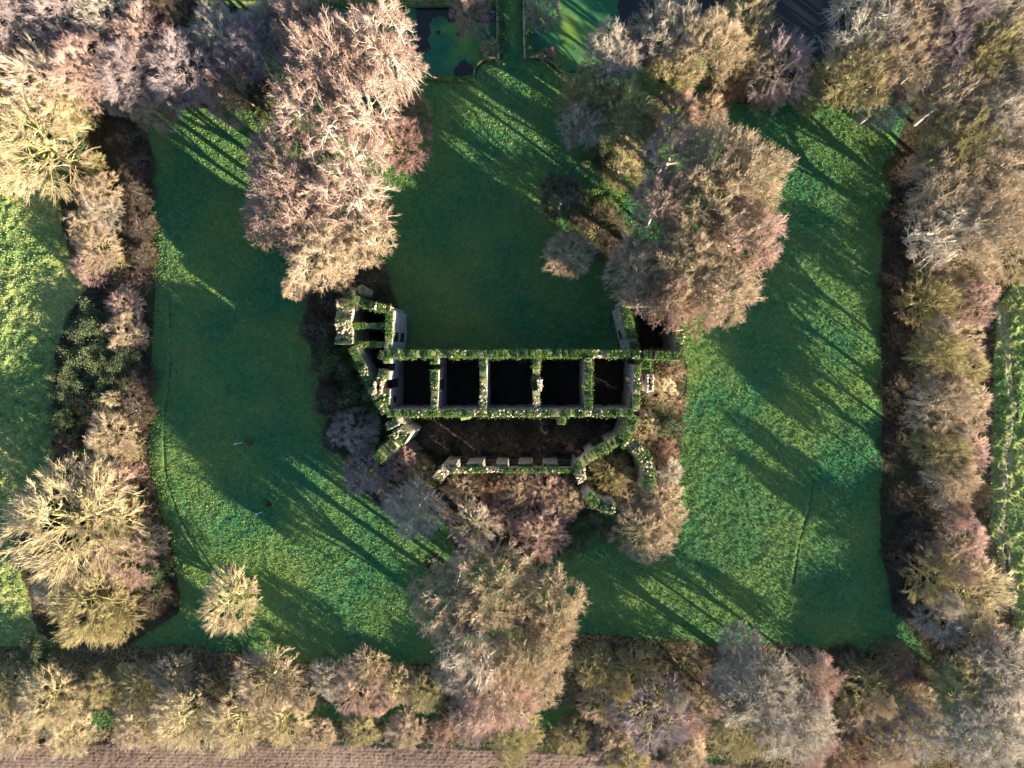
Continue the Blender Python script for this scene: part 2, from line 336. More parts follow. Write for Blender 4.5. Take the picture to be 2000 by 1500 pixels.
# ================================================================ THE RUINED CASTLE
castle = empty('ruined_castle', W(1000, 750, 0))
tag(castle, 'roofless stone ruin with ivy covered wall tops and five dark rooms in a row', 'ruin')
CO = castle.location.copy()
irng = np.random.default_rng(11)
HW = 12.0
def rs(pts, step=.55):
    p = [np.array(q, float) for q in pts]; out = [p[0]]
    for a_, b_ in zip(p[:-1], p[1:]):
        n = max(1, int(round(np.linalg.norm(b_-a_)/step)))
        for k in range(1, n+1): out.append(a_ + (b_-a_)*k/n)
    return np.array(out)
def pbox(ks, c, hh, rot):
    ks.append(boxes(np.array(c), np.array(hh), np.array(rot)))
def wall(name, px, thick, hgt=HW, opens=(), rag=.5, m_=None, ivy=1.0, stones=1.0, seed=0, ledge=None, label=None, z0=-.6, ivy_mat=None):
    """px: centre line of the wall TOP in photo pixels; opens: (s0, s1, z0, z1) with s as a fraction of the length"""
    rg = np.random.default_rng(1000+seed)
    c = rs([W(x, y, hgt)[:2] for x, y in px])
    s = np.concatenate([[0], np.cumsum(np.linalg.norm(np.diff(c, axis=0), axis=1))]); Ln = s[-1]
    extra = [o[k]*Ln for o in opens for k in (0, 1) if 0.001 < o[k] < .999]
    ss = np.array(sorted(set(np.round(np.concatenate([s, extra]), 3)))); ss = ss[np.concatenate([[True], np.diff(ss) > .04])]
    cx = np.interp(ss, s, c[:, 0]); cy = np.interp(ss, s, c[:, 1])
    t = nrm(np.stack([np.gradient(cx), np.gradient(cy)], -1)); nv = np.stack([-t[:, 1], t[:, 0]], -1)
    zz = np.array(sorted(set(list(np.round(np.linspace(z0, hgt, 13), 2)) + [round(o[k], 2) for o in opens for k in (2, 3) if z0 < o[k] < hgt])))
    n, K = len(ss), len(zz)
    sm = (ss[:-1]+ss[1:])/2/Ln; zm = (zz[:-1]+zz[1:])/2
    occ = np.ones((n-1, K-1), bool)
    for o in opens: occ &= ~((sm[:, None] > o[0]) & (sm[:, None] < o[1]) & (zm[None] > o[2]) & (zm[None] < o[3]))
    rg_top = (vnoise(ss, ss*0+seed*3.7, 1.3, seed+500)-.45)*rag*1.6 + rg.normal(0, rag*.18, n)
    f = np.clip((zz-hgt*.8)/(hgt*.2), 0, 1)
    Z = zz[None]+f[None]*rg_top[:, None]
    th = thick/2*(1 + rg.normal(0, .035, (n, K, 2)))
    Pt = np.zeros((n, K, 3, 3))
    for sd_, sg in enumerate((-1, 0, 1)):
        o_ = nv[:, None]*(sg*(th[:, :, 0 if sg < 0 else 1])[..., None]) if sg else np.zeros((n, K, 2))
        Pt[:, :, sd_, :2] = np.stack([cx, cy], -1)[:, None] + o_
        Pt[:, :, sd_, 2] = Z
    Pt[:, :, 1, 2] += f[None]*rg.uniform(-.1, .25, (n, 1))
    V = Pt.reshape(-1, 3) - np.array([CO.x, CO.y, 0]); I = np.arange(n*K*3).reshape(n, K, 3); Q = []; CAP = []; SILL = []
    for i in range(n-1):
        for k in range(K-1):
            if not occ[i, k]: continue
            a, b, c_, d = I[i, k], I[i+1, k], I[i+1, k+1], I[i, k+1]
            Q += [(a[0], b[0], c_[0], d[0]), (b[2], a[2], d[2], c_[2])]
            if i == 0 or not occ[i-1, k]: Q += [(a[1], a[0], d[0], d[1]), (a[2], a[1], d[1], d[2])]
            if i == n-2 or not occ[i+1, k]: Q += [(b[0], b[1], c_[1], c_[0]), (b[1], b[2], c_[2], c_[1])]
            if k == K-2 or not occ[i, k+1]: Q += [(d[0], c_[0], c_[1], d[1]), (d[1], c_[1], c_[2], d[2])]
            ncap = len(Q); CAP += [False]*(ncap-len(CAP))
            if k == K-2: CAP[-2:] = [True, True]
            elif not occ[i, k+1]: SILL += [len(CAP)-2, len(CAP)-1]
            if k > 0 and not occ[i, k-1]: Q += [(a[0], a[1], b[1], b[0]), (a[1], a[2], b[2], b[1])]; CAP += [False, False]
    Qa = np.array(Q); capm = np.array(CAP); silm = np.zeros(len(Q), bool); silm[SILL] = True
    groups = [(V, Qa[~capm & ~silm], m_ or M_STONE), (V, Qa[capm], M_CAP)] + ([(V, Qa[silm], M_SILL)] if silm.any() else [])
    # top of each column really standing
    topz = np.array([Z[i, np.max(np.nonzero(occ[i])[0])+1] if occ[i].any() else -9 for i in range(n-1)])
    def along(num):
        i = rg.integers(0, n-1, num); u = rg.random(num)
        keep = topz[i] > 1; i = i[keep]; u = u[keep]
        return i, u, np.stack([cx[i]*(1-u)+cx[i+1]*u - CO.x, cy[i]*(1-u)+cy[i+1]*u - CO.y], -1), nv[i], topz[i]
    area = Ln*thick
    if stones:
        i, u, p, nn_, tz = along(int(area*5*stones)); kp = vnoise(p[:, 0], p[:, 1], 2.3, seed+270) > .68-.1*min(stones, 3); p, nn_, tz = p[kp], nn_[kp], tz[kp]
        p = p + nn_*(rg.uniform(-.48, .48, len(p))*thick)[:, None]
        v, q = boxes(np.column_stack([p, tz+rg.uniform(-.1, .15, len(p))]), rg.uniform(.05, .17, (len(p), 3))*np.array([1.2, 1, .7]), rg.uniform(0, 3, len(p)))
        groups.append((v, q, M_RUBBLE))
    if ledge is not None:
        side, zs = ledge; kk = []
        for z_ in zs:
            for j in range(n-1):
                mid = [(cx[j]+cx[j+1])/2, (cy[j]+cy[j+1])/2]; q2 = [mid[0]+nv[j][0]*side*(thick/2+.05)-CO.x, mid[1]+nv[j][1]*side*(thick/2+.05)-CO.y, z_]
                if any(o[0]*Ln < (ss[j]+ss[j+1])/2 < o[1]*Ln and o[2] < z_ < o[3] for o in opens): continue
                pbox(kk, [q2], [[(ss[j+1]-ss[j])/2+.002*(j % 2), .10, .13]], [math.atan2(t[j][1], t[j][0])])
        v, q = join(kk); groups.append((v, q, M_STONE))
    wo = mesh2('wall', groups, castle)
    if label: wo['label'] = label
    if ivy:
        i, u, p, nn_, tz = along(int(area*560*ivy)); m = len(p)
        cl = vnoise(p[:, 0]*1.0, p[:, 1]*1.0, 1.1, seed+70)
        cl = .55*cl + .45*vnoise(p[:, 0], p[:, 1], 3.1, seed+170); keep = cl + rg.normal(0, .05, m) > .40/ivy**.6; p, nn_, tz, cl = p[keep], nn_[keep], tz[keep], cl[keep]; m = len(p)
        off = rg.normal(0, .30, m)*thick
        z_ = tz + rg.uniform(-.05, .30, m)*(cl*1.1) - np.clip(np.abs(off)-thick*.5, 0, 9)*1.6
        c3 = np.column_stack([p + nn_*off[:, None], z_])
        v, q = leaves(rg, c3, .085, .25); mesh('ivy', v, q, ivy_mat or M_IVY, wo)
    return wo
PL = M_PLASTER
win = lambda ss_, z0_, z1_: [(a, b, z0_, z1_) for a, b in ss_]
# the five rooms
wall('rear', [(756,692),(850,691),(944,692),(1050,691),(1150,691),(1250,692)], 1.25, opens=[(.05,.08,1.2,4),(.13,.16,1.2,4),(.25,.28,6.6,9.5),(.48,.52,0,3.4),(.70,.73,1.2,4),(.84,.88,6.6,9.5)], seed=1, rag=.5, ivy=1.25, label='ivy green rear wall of the five rooms')
wall('mid', [(756,807),(850,807),(944,807),(1050,807),(1150,807),(1237,806)], 1.15, opens=win([(.07,.10),(.27,.30),(.48,.52),(.70,.73),(.90,.93)], 0, 3.2), seed=2, rag=.3, ivy=1.0, m_=PL, stones=1.6, label='long front wall of the five rooms with pale stone edge')
wall('westside', [(756,697),(755,735),(754,802)], 1.1, opens=[(.12,.26,8,13),(.42,.60,5.2,13),(.75,.90,6.5,9)], seed=3, m_=PL, rag=.7, label='broken west side wall of the first room')
for k, (x, op, st) in enumerate([(848, [(.12,.22,7.5,13),(.42,.63,4,10.6)], .9), (943, [(.40,.60,0,3)], 1.6), (1048, [(.30,.38,11,13),(.44,.62,10.6,13)], 1.9), (1149, [(.85,.97,8,10)], .5)]):
    wall('part', [(x,699),(x+(1 if x < 1000 else -1),750),(x,802)], 1.15, opens=op, seed=10+k, m_=PL, rag=.6, ivy=.9 if x != 1149 else 1.5, stones=st, label=['partition between the first two rooms, gapped in the middle','partition with bright stony top between second and third rooms','partition with an orange flue slot in its top','partition between the last two rooms, thick with ivy'][k])
wall('eastside', [(1244,699),(1244,740),(1243,800)], 1.1, opens=[(.0,.12,5,13),(.40,.56,3,8)], seed=15, m_=PL, rag=.5, label='east side wall of the last room showing grey render')
# left wing
wall('wing_west', [(672,584),(671,630),(673,672)], 2.6, seed=20, rag=.8, ivy=.85, stones=2.4, label='very thick west wall of the left wing')
wall('wing_north', [(688,584),(722,596),(762,606)], 1.2, seed=21, rag=.7, ivy=1.3, opens=[(.55,.62,10.8,13)], label='slanting north wall of the left wing')
wall('wing_east', [(761,605),(760,650),(757,690)], 1.15, seed=22, m_=PL, rag=.3, ivy=1.2, opens=[(.50,.72,2.0,5.4),(.50,.72,7.2,10.4)], ledge=(1, (6.3, 11.4)), label='east wall of the left wing with two stacked windows')
wall('wing_p1', [(690,636),(754,636)], .85, hgt=11.2, seed=23, rag=.2, ivy=1.6, stones=.3)
wall('wing_p2', [(690,673),(754,673)], .95, hgt=11.4, seed=24, rag=.2, ivy=1.4, stones=.5)
wall('diag', [(688,678),(704,712),(730,766),(754,806)], 1.25, seed=25, rag=.5, ivy=1.7, m_=PL, label='diagonal outer wall joining the left wing to the main block')
wall('frag', [(682,577),(690,561)], .95, hgt=9.5, seed=26, rag=.9, ivy=.2, stones=1)
wall('frag', [(700,572),(709,559)], 1.3, hgt=8.5, seed=27, rag=.9, ivy=.2, stones=1)
wall('link', [(750,686),(747,702)], 1.2, seed=28, rag=.4, ivy=1.5)
wall('link', [(748,722),(743,744)], 1.1, seed=29, rag=.7, ivy=1.2, stones=2)
# right wing
wall('rw_west', [(1219,598),(1226,630),(1234,660),(1241,690)], 1.5, hgt=10.5, seed=30, m_=PL, rag=.4, ivy=1.5, ledge=(-1, (6.2,)), opens=[(.46,.66,2,5)], label='west wall of the right wing with pale render below the ivy')
wall('rw_north', [(1219,592),(1330,590)], 1.2, seed=31, rag=.8)
wall('rw_east', [(1329,592),(1329,640),(1330,697)], 1.2, seed=32, rag=.8, ivy=1.1, stones=1.8, opens=[(.5,.58,7,13)], label='east wall of the right wing with rubble top')
wall('rw_south', [(1258,693),(1330,696)], 1.35, seed=33, rag=.5, ivy=1.3, stones=1.6, opens=[(.2,.32,10.6,13)])
wall('rw_spur', [(1258,698),(1262,728)], 1.6, seed=34, rag=.5, ivy=1.7, hgt=11.5)
wall('rw_corner', [(1240,768),(1237,802)], 1.3, seed=35, rag=.9, ivy=.9, stones=3, hgt=10.8)
# front court
gaps = [(.07,.15),(.27,.37),(.46,.54),(.65,.73),(.84,.96)]
wall('front', [(872,920),(920,918.5),(1000,918),(1080,918),(1132,919)], .75, hgt=10.2, seed=40, rag=.35, ivy=1.5, stones=1.5, opens=[(a_, b_, 1.8, 8.4) for a_, b_ in gaps], label='front court wall pierced by tall windows')
wall('front_in', [(872,911),(920,909.5),(1000,909.5),(1080,909.5),(1132,910)], .62, hgt=9.2, seed=140, rag=.4, ivy=1.0, stones=1.2, ledge=(1, (5.2,)), opens=[(a_, b_, 1.0, 13) for a_, b_ in gaps], label='inner skin of the front court wall with open window recesses')
wall('spur', [(1098,816),(1097,829)], 1.2, hgt=11, seed=41, rag=.4, stones=1.5)
wall('spur', [(908,814),(909,820)], 1.3, hgt=11, seed=42, rag=.7, ivy=.2, stones=3)
wall('fl', [(762,822),(774,844),(796,858)], 2.0, hgt=12, seed=43, rag=1.0, ivy=.7, stones=4, opens=[(.28,.48,9,13)], label='bright rubble corner where the front court begins')
wall('fl2', [(770,866),(752,880),(738,898)], 1.7, hgt=11.5, seed=44, rag=1.0, ivy=1.7, stones=1)
wall('fl3', [(785,862),(765,872)], .9, hgt=9.5, seed=45, rag=.6, ivy=1.3, stones=2)
wall('fl4', [(874,912),(862,926),(853,938)], 1.7, hgt=10.5, seed=46, rag=.9, ivy=.8, stones=4, label='bright stub at the left end of the front wall')
wall('fr', [(1128,912),(1160,886),(1196,866),(1216,856)], 1.5, hgt=10.5, seed=47, rag=.6, ivy=1.3, opens=[(.05,.28,2,7.5),(.45,.7,3,9.2)], label='slanting wall between front wall and round tower')
wall('fr2', [(1238,812),(1228,838),(1217,858)], 1.6, hgt=11, seed=48, rag=.8, ivy=1.8)
wall('tower', [(1218,860),(1236,868),(1250,882)], 1.7, hgt=10.5, seed=49, rag=.9, ivy=1.2, stones=2.5)
wall('tower', [(1250,888),(1262,900),(1268,925),(1268,944),(1264,960)], 1.7, hgt=10.0, seed=50, rag=.6, ivy=1.6, stones=1.2, label='curved east fragment of the round corner tower')
wall('tower', [(1133,914),(1132,926),(1138,940)], 1.6, hgt=10.2, seed=51, rag=.8, ivy=.6, stones=4)
wall('tower', [(1146,966),(1162,982),(1182,991),(1200,992)], 1.6, hgt=9.6, seed=52, rag=.6, ivy=1.2, stones=2.5, m_=PL, label='curved south fragment of the round corner tower')
# chimney stacks with open flues
def stack(x0, y0, x1, y1, hgt, m_=M_RUBBLE, t=.35, label=None):
    a = W(x0, y1, hgt); b_ = W(x1, y0, hgt); kk = []; cxm, cym = (a.x+b_.x)/2-CO.x, (a.y+b_.y)/2-CO.y; hx, hy = (b_.x-a.x)/2, (b_.y-a.y)/2
    zc, hz = (hgt+8)/2, (hgt-8)/2+ .2
    for c_, s_ in (((cxm-hx+t/2, cym, zc), (t/2, hy, hz)), ((cxm+hx-t/2, cym, zc), (t/2, hy, hz)), ((cxm, cym-hy+t/2, zc), (hx-t, t/2, hz-.02)), ((cxm, cym+hy-t/2, zc), (hx-t, t/2, hz-.02))):
        pbox(kk, [c_], [s_], [0.])
    v, q = join(kk); gr_ = [(v, q, m_)]
    r0 = np.random.default_rng(int(x0)); k = 60
    p = np.column_stack([cxm + r0.choice([-1, 1], k)*(hx-t/2) + r0.normal(0, .1, k), cym + r0.uniform(-hy, hy, k), hgt + .2 + r0.uniform(0, .15, k)])
    v, q = boxes(p, r0.uniform(.08, .2, (k, 3))*[1, 1, .6], r0.uniform(0, 3, k)); gr_.append((v, q, M_RUBBLE)); o = mesh2('chimney', gr_, castle)
    if label: o['label'] = label
stack(1261, 732, 1276, 765, 11.8, label='square chimney stack beside the east side wall')
stack(731, 744, 747, 768, 12.2, M_BRICK, label='reddish broken chimney stack on the west side')
stack(1051, 741, 1057, 762, 12.6, M_BRICK, t=.2)
# fallen branch lying in the last room is lit through the broken wall
# earth and rubble floor of the rooms
def poly_floor(name, px, z, m_):
    v = [tuple(W(x, y, z) - CO) for x, y in px]; v = [(a, b, z) for a, b, _ in v]
    return mesh(name, v, [tuple(range(len(v)))], m_, castle)
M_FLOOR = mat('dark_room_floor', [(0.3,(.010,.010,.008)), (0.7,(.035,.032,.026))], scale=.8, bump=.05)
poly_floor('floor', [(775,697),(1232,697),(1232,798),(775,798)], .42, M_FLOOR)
# ================================================================ TREES AND SHRUBS
def grow(rg, base, d, L, r0, nseg, wander, up, taper=.55):
    n = len(base); pts = np.zeros((n, nseg+1, 3)); pts[:, 0] = base; d = nrm(d); R = np.zeros((n, nseg+1)); R[:, 0] = r0
    for k in range(nseg):
        d = nrm(d + rg.normal(size=(n, 3))*wander + np.array([0, 0, up])); pts[:, k+1] = pts[:, k] + d*(L/nseg)[:, None]; R[:, k+1] = r0*(1-(1-taper)*(k+1)/nseg)
    return pts, R
def seg(pts, R, sides=3):
    return tubes(pts[:, :-1].reshape(-1, 3), pts[:, 1:].reshape(-1, 3), R[:, :-1].ravel(), R[:, 1:].ravel(), sides)
def kids(rg, pts, R, L, k, tmin, ang, angsd, ratio, rratio=.6, tip=1):
    n, m, _ = pts.shape; m -= 1
    t = tmin + (1-tmin)*(np.arange(k)[None] + rg.random((n, k)))/k
    if tip: t[:, -1] = 1.0
    t = np.clip(t, 0, .9999)*m; i = t.astype(int); f = (t-i)[..., None]; a = np.arange(n)[:, None]
    p = pts[a, i]*(1-f) + pts[a, i+1]*f; tg = nrm(pts[a, i+1]-pts[a, i]); r = R[a, i]*(1-f[..., 0]) + R[a, i+1]*f[..., 0]
    pr = nrm(np.cross(tg, rg.normal(size=tg.shape))); an = rg.normal(ang, angsd, (n, k))
    if tip: an[:, -1] *= .3
    d = tg*np.cos(an)[..., None] + pr*np.sin(an)[..., None]
    ln = L[:, None]*ratio*(1.15-.5*t/m)*rg.uniform(.6, 1.2, (n, k))
    return p.reshape(-1, 3), d.reshape(-1, 3), ln.ravel(), np.minimum(r*rratio, .8*r).ravel()
PROTO = {}
#            H   R   z0f  nl n2  n3  ntw wander cone elmin trunkR twigR twigL wide
DOME = dict(
    spread=(20., 10.5, .52, 10, 70, 400, 17, .24, .46, .42, .55, .019, 1.2, 1.),
    limb  =(20., 10.5, .40,  7, 56, 340, 15, .15, .46, .36, .78, .019, 1.2, 1.),
    fan   =(15.,  8.5, .26, 15, 75, 290, 20, .05, .22, .22, .42, .017, 1.35, .45),
    lean  =(18.,  6.5, .52,  8, 46, 230, 30, .16, .34, .25, .28, .016, 1.10, .7),
    fine  =( 9.,  5.0, .24, 12, 60, 240, 24, .14, .40, .20, .20, .0125, .75, .8),
    scrub =( 5.,  3.6, .10, 20, 70, 240, 24, .16, .42, .12, .13, .0125, .62, 1.))
def proto(kind, var):
    """mesh data (trunk, crown[, ivy]) of one kind of tree, unit: height 1 x spread radius 1 kept apart"""
    if (kind, var) in PROTO: return PROTO[(kind, var)]
    rg = np.random.default_rng(abs(hash((var, len(kind), ord(kind[0]), ord(kind[1]))) ) % 99991)
    trunk, crown, ivy = [], [], []
    if kind in DOME:
        H, Rr, z0f, nl, n2, n3, ntw, wan, cone, elmin, rb, rt, tl, wide = DOME[kind]
        z0 = H*z0f
        tp, tr = grow(rg, np.array([[0, 0, -.3]]), np.array([[rg.normal(0, .07), rg.normal(0, .07), 1.]]), np.array([z0+.3]), np.array([rb]), 5, .04, 0, .8)
        if kind != 'scrub': trunk.append(seg(tp, tr, 8))
        c0 = tp[0, -1]*np.array([1, 1, .85])
        ph = rg.uniform(0, 6.283, 12); kk = rg.integers(1, 5, 12)
        def target(n, f, sd):
            i = np.arange(n) + rg.uniform(-.4, .4, n); az = i*2.39996 + rg.normal(0, sd, n)
            u = (np.arange(n)+.5)/n; se = math.sin(elmin) + (1-math.sin(elmin))*u; el = np.arcsin(np.clip(se + rg.normal(0, .03, n), math.sin(elmin)*.6, .995))
            lump = 1 + .085*np.sin(az*kk[0]+ph[0]+el*2) + .07*np.sin(az*(kk[1]+3)+ph[1]-el*3) + .05*np.sin(az*9+ph[2])*np.cos(el*7+ph[3])
            d = np.stack([np.cos(az)*np.cos(el), np.sin(az)*np.cos(el), np.sin(el)], -1)
            rr = (f*lump + rg.normal(0, .035, n))[:, None]
            return c0 + d*np.array([Rr, Rr, H-z0])*rr, d
        def bend(a, b, n, r0, r1, w_):
            t = np.linspace(0, 1, n+1); L = np.linalg.norm(b-a, axis=1); m = len(a)
            off = np.cumsum(rg.normal(size=(m, n+1, 3)), 1)*w_*(L/n)[:, None, None]; off -= off[:, :1]; off -= t[None, :, None]*off[:, -1:]
            bow = np.sin(t*math.pi)[None, :, None]*np.array([0, 0, 1.])*(L*.10)[:, None, None]
            pts = a[:, None] + (b-a)[:, None]*t[None, :, None] + off + bow*(0 if kind == 'fan' else 1)
            return pts, r0[:, None]*(1-t) + r1*t
        def attach(tg, pts, R, lo):
            ends = pts[:, int(pts.shape[1]*.7)]; dd = np.linalg.norm(tg[:, None]-ends[None], axis=2) + rg.uniform(0, .08*Rr, (len(tg), len(ends))); w_ = dd.argmin(1)
            k = rg.integers(int(lo*pts.shape[1]), pts.shape[1], len(tg)); return pts[w_, k], R[w_, k]
        if kind == 'scrub': az = rg.uniform(0, 6.28, nl); b1 = np.stack([np.cos(az)*.7, np.sin(az)*.7, np.full(nl, -.2)], -1)
        else: b1 = tp[0, 3:][rg.integers(0, 3, nl)]
        t1, _ = target(nl, .86 if kind == 'limb' else .62, .2); l1, r1 = bend(b1, t1, 8, np.full(nl, rb*.55), rb*.16, wan); trunk.append(seg(l1, r1, 5))
        t2, _ = target(n2, .80, .3); a2, ra_ = attach(t2, l1, r1, .35); l2, r2 = bend(a2, t2, 6, np.minimum(ra_*.8, rb*.25), rb*.085, wan*1.15); trunk.append(seg(l2, r2, 4))
        t3, d3 = target(n3, .92, .5); t3 = t3 - (d3*np.array([Rr, Rr, H-z0]))*(rg.random(n3)**2*.30)[:, None]
        a3, ra_ = attach(t3, l2, r2, .3); l3, r3 = bend(a3, t3, 4, np.minimum(ra_*.8, rb*.10), rt*2.2, wan*1.2); (trunk if kind in ('spread', 'limb') else crown).append(seg(l3, r3, 3))
        m = n3*ntw; w3 = np.repeat(np.arange(n3), ntw); kx = rg.integers(1, 5, m); p4 = l3[w3, kx]
        out = nrm((p4-c0)/np.array([Rr, Rr, (H-z0)])); tgd = nrm(l3[w3, kx]-l3[w3, kx-1])
        d4 = nrm(out*.75 + tgd*.5 + rg.normal(size=(m, 3))*cone); L4 = rg.uniform(.45, 1.15, m)*tl
        l4, r4 = grow(rg, p4, d4, L4, rg.uniform(.9, 1.5, m)*rt, 2, .22*wide, .04, .6); crown.append(seg(l4, r4, 3))
        m5 = m*2; w5 = np.repeat(np.arange(m), 2); k5 = rg.integers(0, 2, m5); p5 = l4[w5, k5]*.5 + l4[w5, k5+1]*.5
        d5 = nrm(nrm(l4[w5, k5+1]-l4[w5, k5]) + rg.normal(size=(m5, 3))*.45*wide); l5, r5 = grow(rg, p5, d5, L4[w5]*.5, np.full(m5, rt*.8), 1, .1, 0, .6); crown.append(seg(l5, r5, 3))
        tp_ = tp; l1_ = l1
    elif kind == 'ever':      # evergreen ivy / holly thicket: stems inside, leaves in clumps
        H, Rr = 5., 4.; nl = 16
        az = rg.uniform(0, 6.283, nl); el = rg.uniform(.25, 1.5, nl)
        d = np.stack([np.cos(az)*np.cos(el), np.sin(az)*np.cos(el), np.sin(el)], -1)
        l1, r1 = grow(rg, np.tile([[0, 0, -.2]], (nl, 1)), d, rg.uniform(2.6, 4.6, nl), np.full(nl, .07), 5, .16, .0, .4); trunk.append(seg(l1, r1, 4))
        p, d, l, r = kids(rg, l1, r1, np.full(nl, 3.6), 8, .25, .7, .3, .36); l2, r2 = grow(rg, p, d, l, np.full(len(p), .025), 3, .2, .03, .4); trunk.append(seg(l2, r2, 3))
        c = l2[:, 1:].reshape(-1, 3); c = np.repeat(c, 45, 0) + rg.normal(0, .27, (len(c)*45, 3))
        crown.append(leaves(rg, c, .085, .2))
    elif kind == 'bramble':   # low tangle
        H, Rr = 1.6, 2.6; n = 260
        rr = Rr*.85*np.sqrt(rg.random(n)); az = rg.uniform(0, 6.283, n); b = np.stack([np.cos(az)*rr, np.sin(az)*rr, np.full(n, -.1)], -1)
        d = nrm(rg.normal(size=(n, 3))*[1, 1, .2] + [0, 0, 1.1])
        l1, r1 = grow(rg, b, d, rg.uniform(1.2, 2.6, n), np.full(n, .022), 5, .25, -.22, .5); trunk.append(seg(l1, r1, 3))
        p, d, l, r = kids(rg, l1, r1, np.full(n, 1.6), 8, .2, .8, .3, .35); l2, r2 = grow(rg, p, d, l, np.full(len(p), .013), 2, .3, -.05, .5); crown.append(seg(l2, r2, 3))
        c = l1[:, 2:].reshape(-1, 3); c = np.repeat(c, 5, 0) + rg.normal(0, .12, (len(c)*5, 3)); crown.append(leaves(rg, c, .06))
    def build(nm, parts, m_):
        v, q = join(parts); v[:, 2] = np.where(v[:, 2] < 0, v[:, 2]*.5, v[:, 2]); return v, q
    tv, tq = build('trunk', trunk, None); cv, cq = build('crown', crown, None)
    rad = np.percentile(np.hypot(cv[:, 0], cv[:, 1]), 97); top = np.percentile(cv[:, 2], 99.5)
    s = np.array([1/rad, 1/rad, 1/top])
    def tomesh(nm, v, q):
        me_o = mesh(nm, v*s*np.array([Rr, Rr, H]), q, None); me = me_o.data; me.materials.append(None); bpy.data.objects.remove(me_o); return me
    ivm = None
    if kind == 'spread':
        # ivy sleeves for the ivy clad ones: leaves along trunk and lower limbs
        c = np.concatenate([tp.reshape(-1, 3), l1[:, :5].reshape(-1, 3), (l1[:, :4]*.5+l1[:, 1:5]*.5).reshape(-1, 3)]); c = np.repeat(c, 70, 0) + rg.normal(0, .45, (len(c)*70, 3))
        v, q = leaves(rg, c, .17, .2); ivm = tomesh('ivy', v, q)
    PROTO[(kind, var)] = (tomesh('trunk', tv, tq), tomesh('crown', cv, cq), Rr, H, ivm)
    return PROTO[(kind, var)]
NAME = dict(limb='bare_tree', spread='bare_tree', fan='bare_tree', lean='slender_bare_tree', fine='small_bare_tree', scrub='shrub', ever='evergreen_shrub', bramble='bramble_patch')
CAT = dict(limb='tree', spread='tree', fan='tree', lean='tree', fine='tree', scrub='shrub', ever='shrub', bramble='bramble')
GRP = dict(limb='broad bare winter trees', spread='broad bare winter trees', fan='bare winter trees with straight rising rods', lean='slender bare winter trees', fine='small round bare trees', scrub='leafless shrubs', ever='evergreen shrubs', bramble='low bramble patches')
NV = dict(limb=3, spread=4, fan=3, lean=2, fine=3, scrub=3, ever=2, bramble=2)
trng = np.random.default_rng(2024); used = {}
def plant(px, py, rpx, hgt, kind, col, label, ry=1.0, bk=None, ivy=False):
    k = used.get(kind, 0); used[kind] = k+1; var = k % NV[kind]
    tm, cm, Rr, H, ivm = proto(kind, var)
    zc = hgt*(.62 if kind in ('spread', 'limb', 'fan', 'lean', 'fine') else .5)
    p = W(px, py, zc); R_ = rpx*mpp(zc)*1.04
    g0 = gz(p.x, p.y)
    root = empty(NAME[kind], (p.x, p.y, g0), float(trng.uniform(0, 6.28)))
    sx = R_/Rr; root.scale = (sx, sx*ry, hgt/H) if ry != 1 else (sx*trng.uniform(.94, 1.06), sx*trng.uniform(.94, 1.06), hgt/H)
    if ry != 1: root.rotation_euler = (0, 0, 0)
    for nm, me, m_ in (('trunk', tm, bark(bk or {'spread':'pale','limb':'white','fan':'mossy','lean':'grey','fine':'mossy','scrub':'grey','ever':'brown','bramble':'brown'}[kind])), ('crown', cm, (M_EVER if kind == 'ever' else twig(col)) if col != 'ivy' else M_IVY)):
        o = bpy.data.objects.new(nm, me); COL.objects.link(o); o.parent = root
        o.material_slots[0].link = 'OBJECT'; o.material_slots[0].material = m_
    if ivy and ivm:
        o = bpy.data.objects.new('ivy', ivm); COL.objects.link(o); o.parent = root; o.material_slots[0].link = 'OBJECT'; o.material_slots[0].material = M_IVY
    tag(root, label, CAT[kind], GRP[kind]); return root
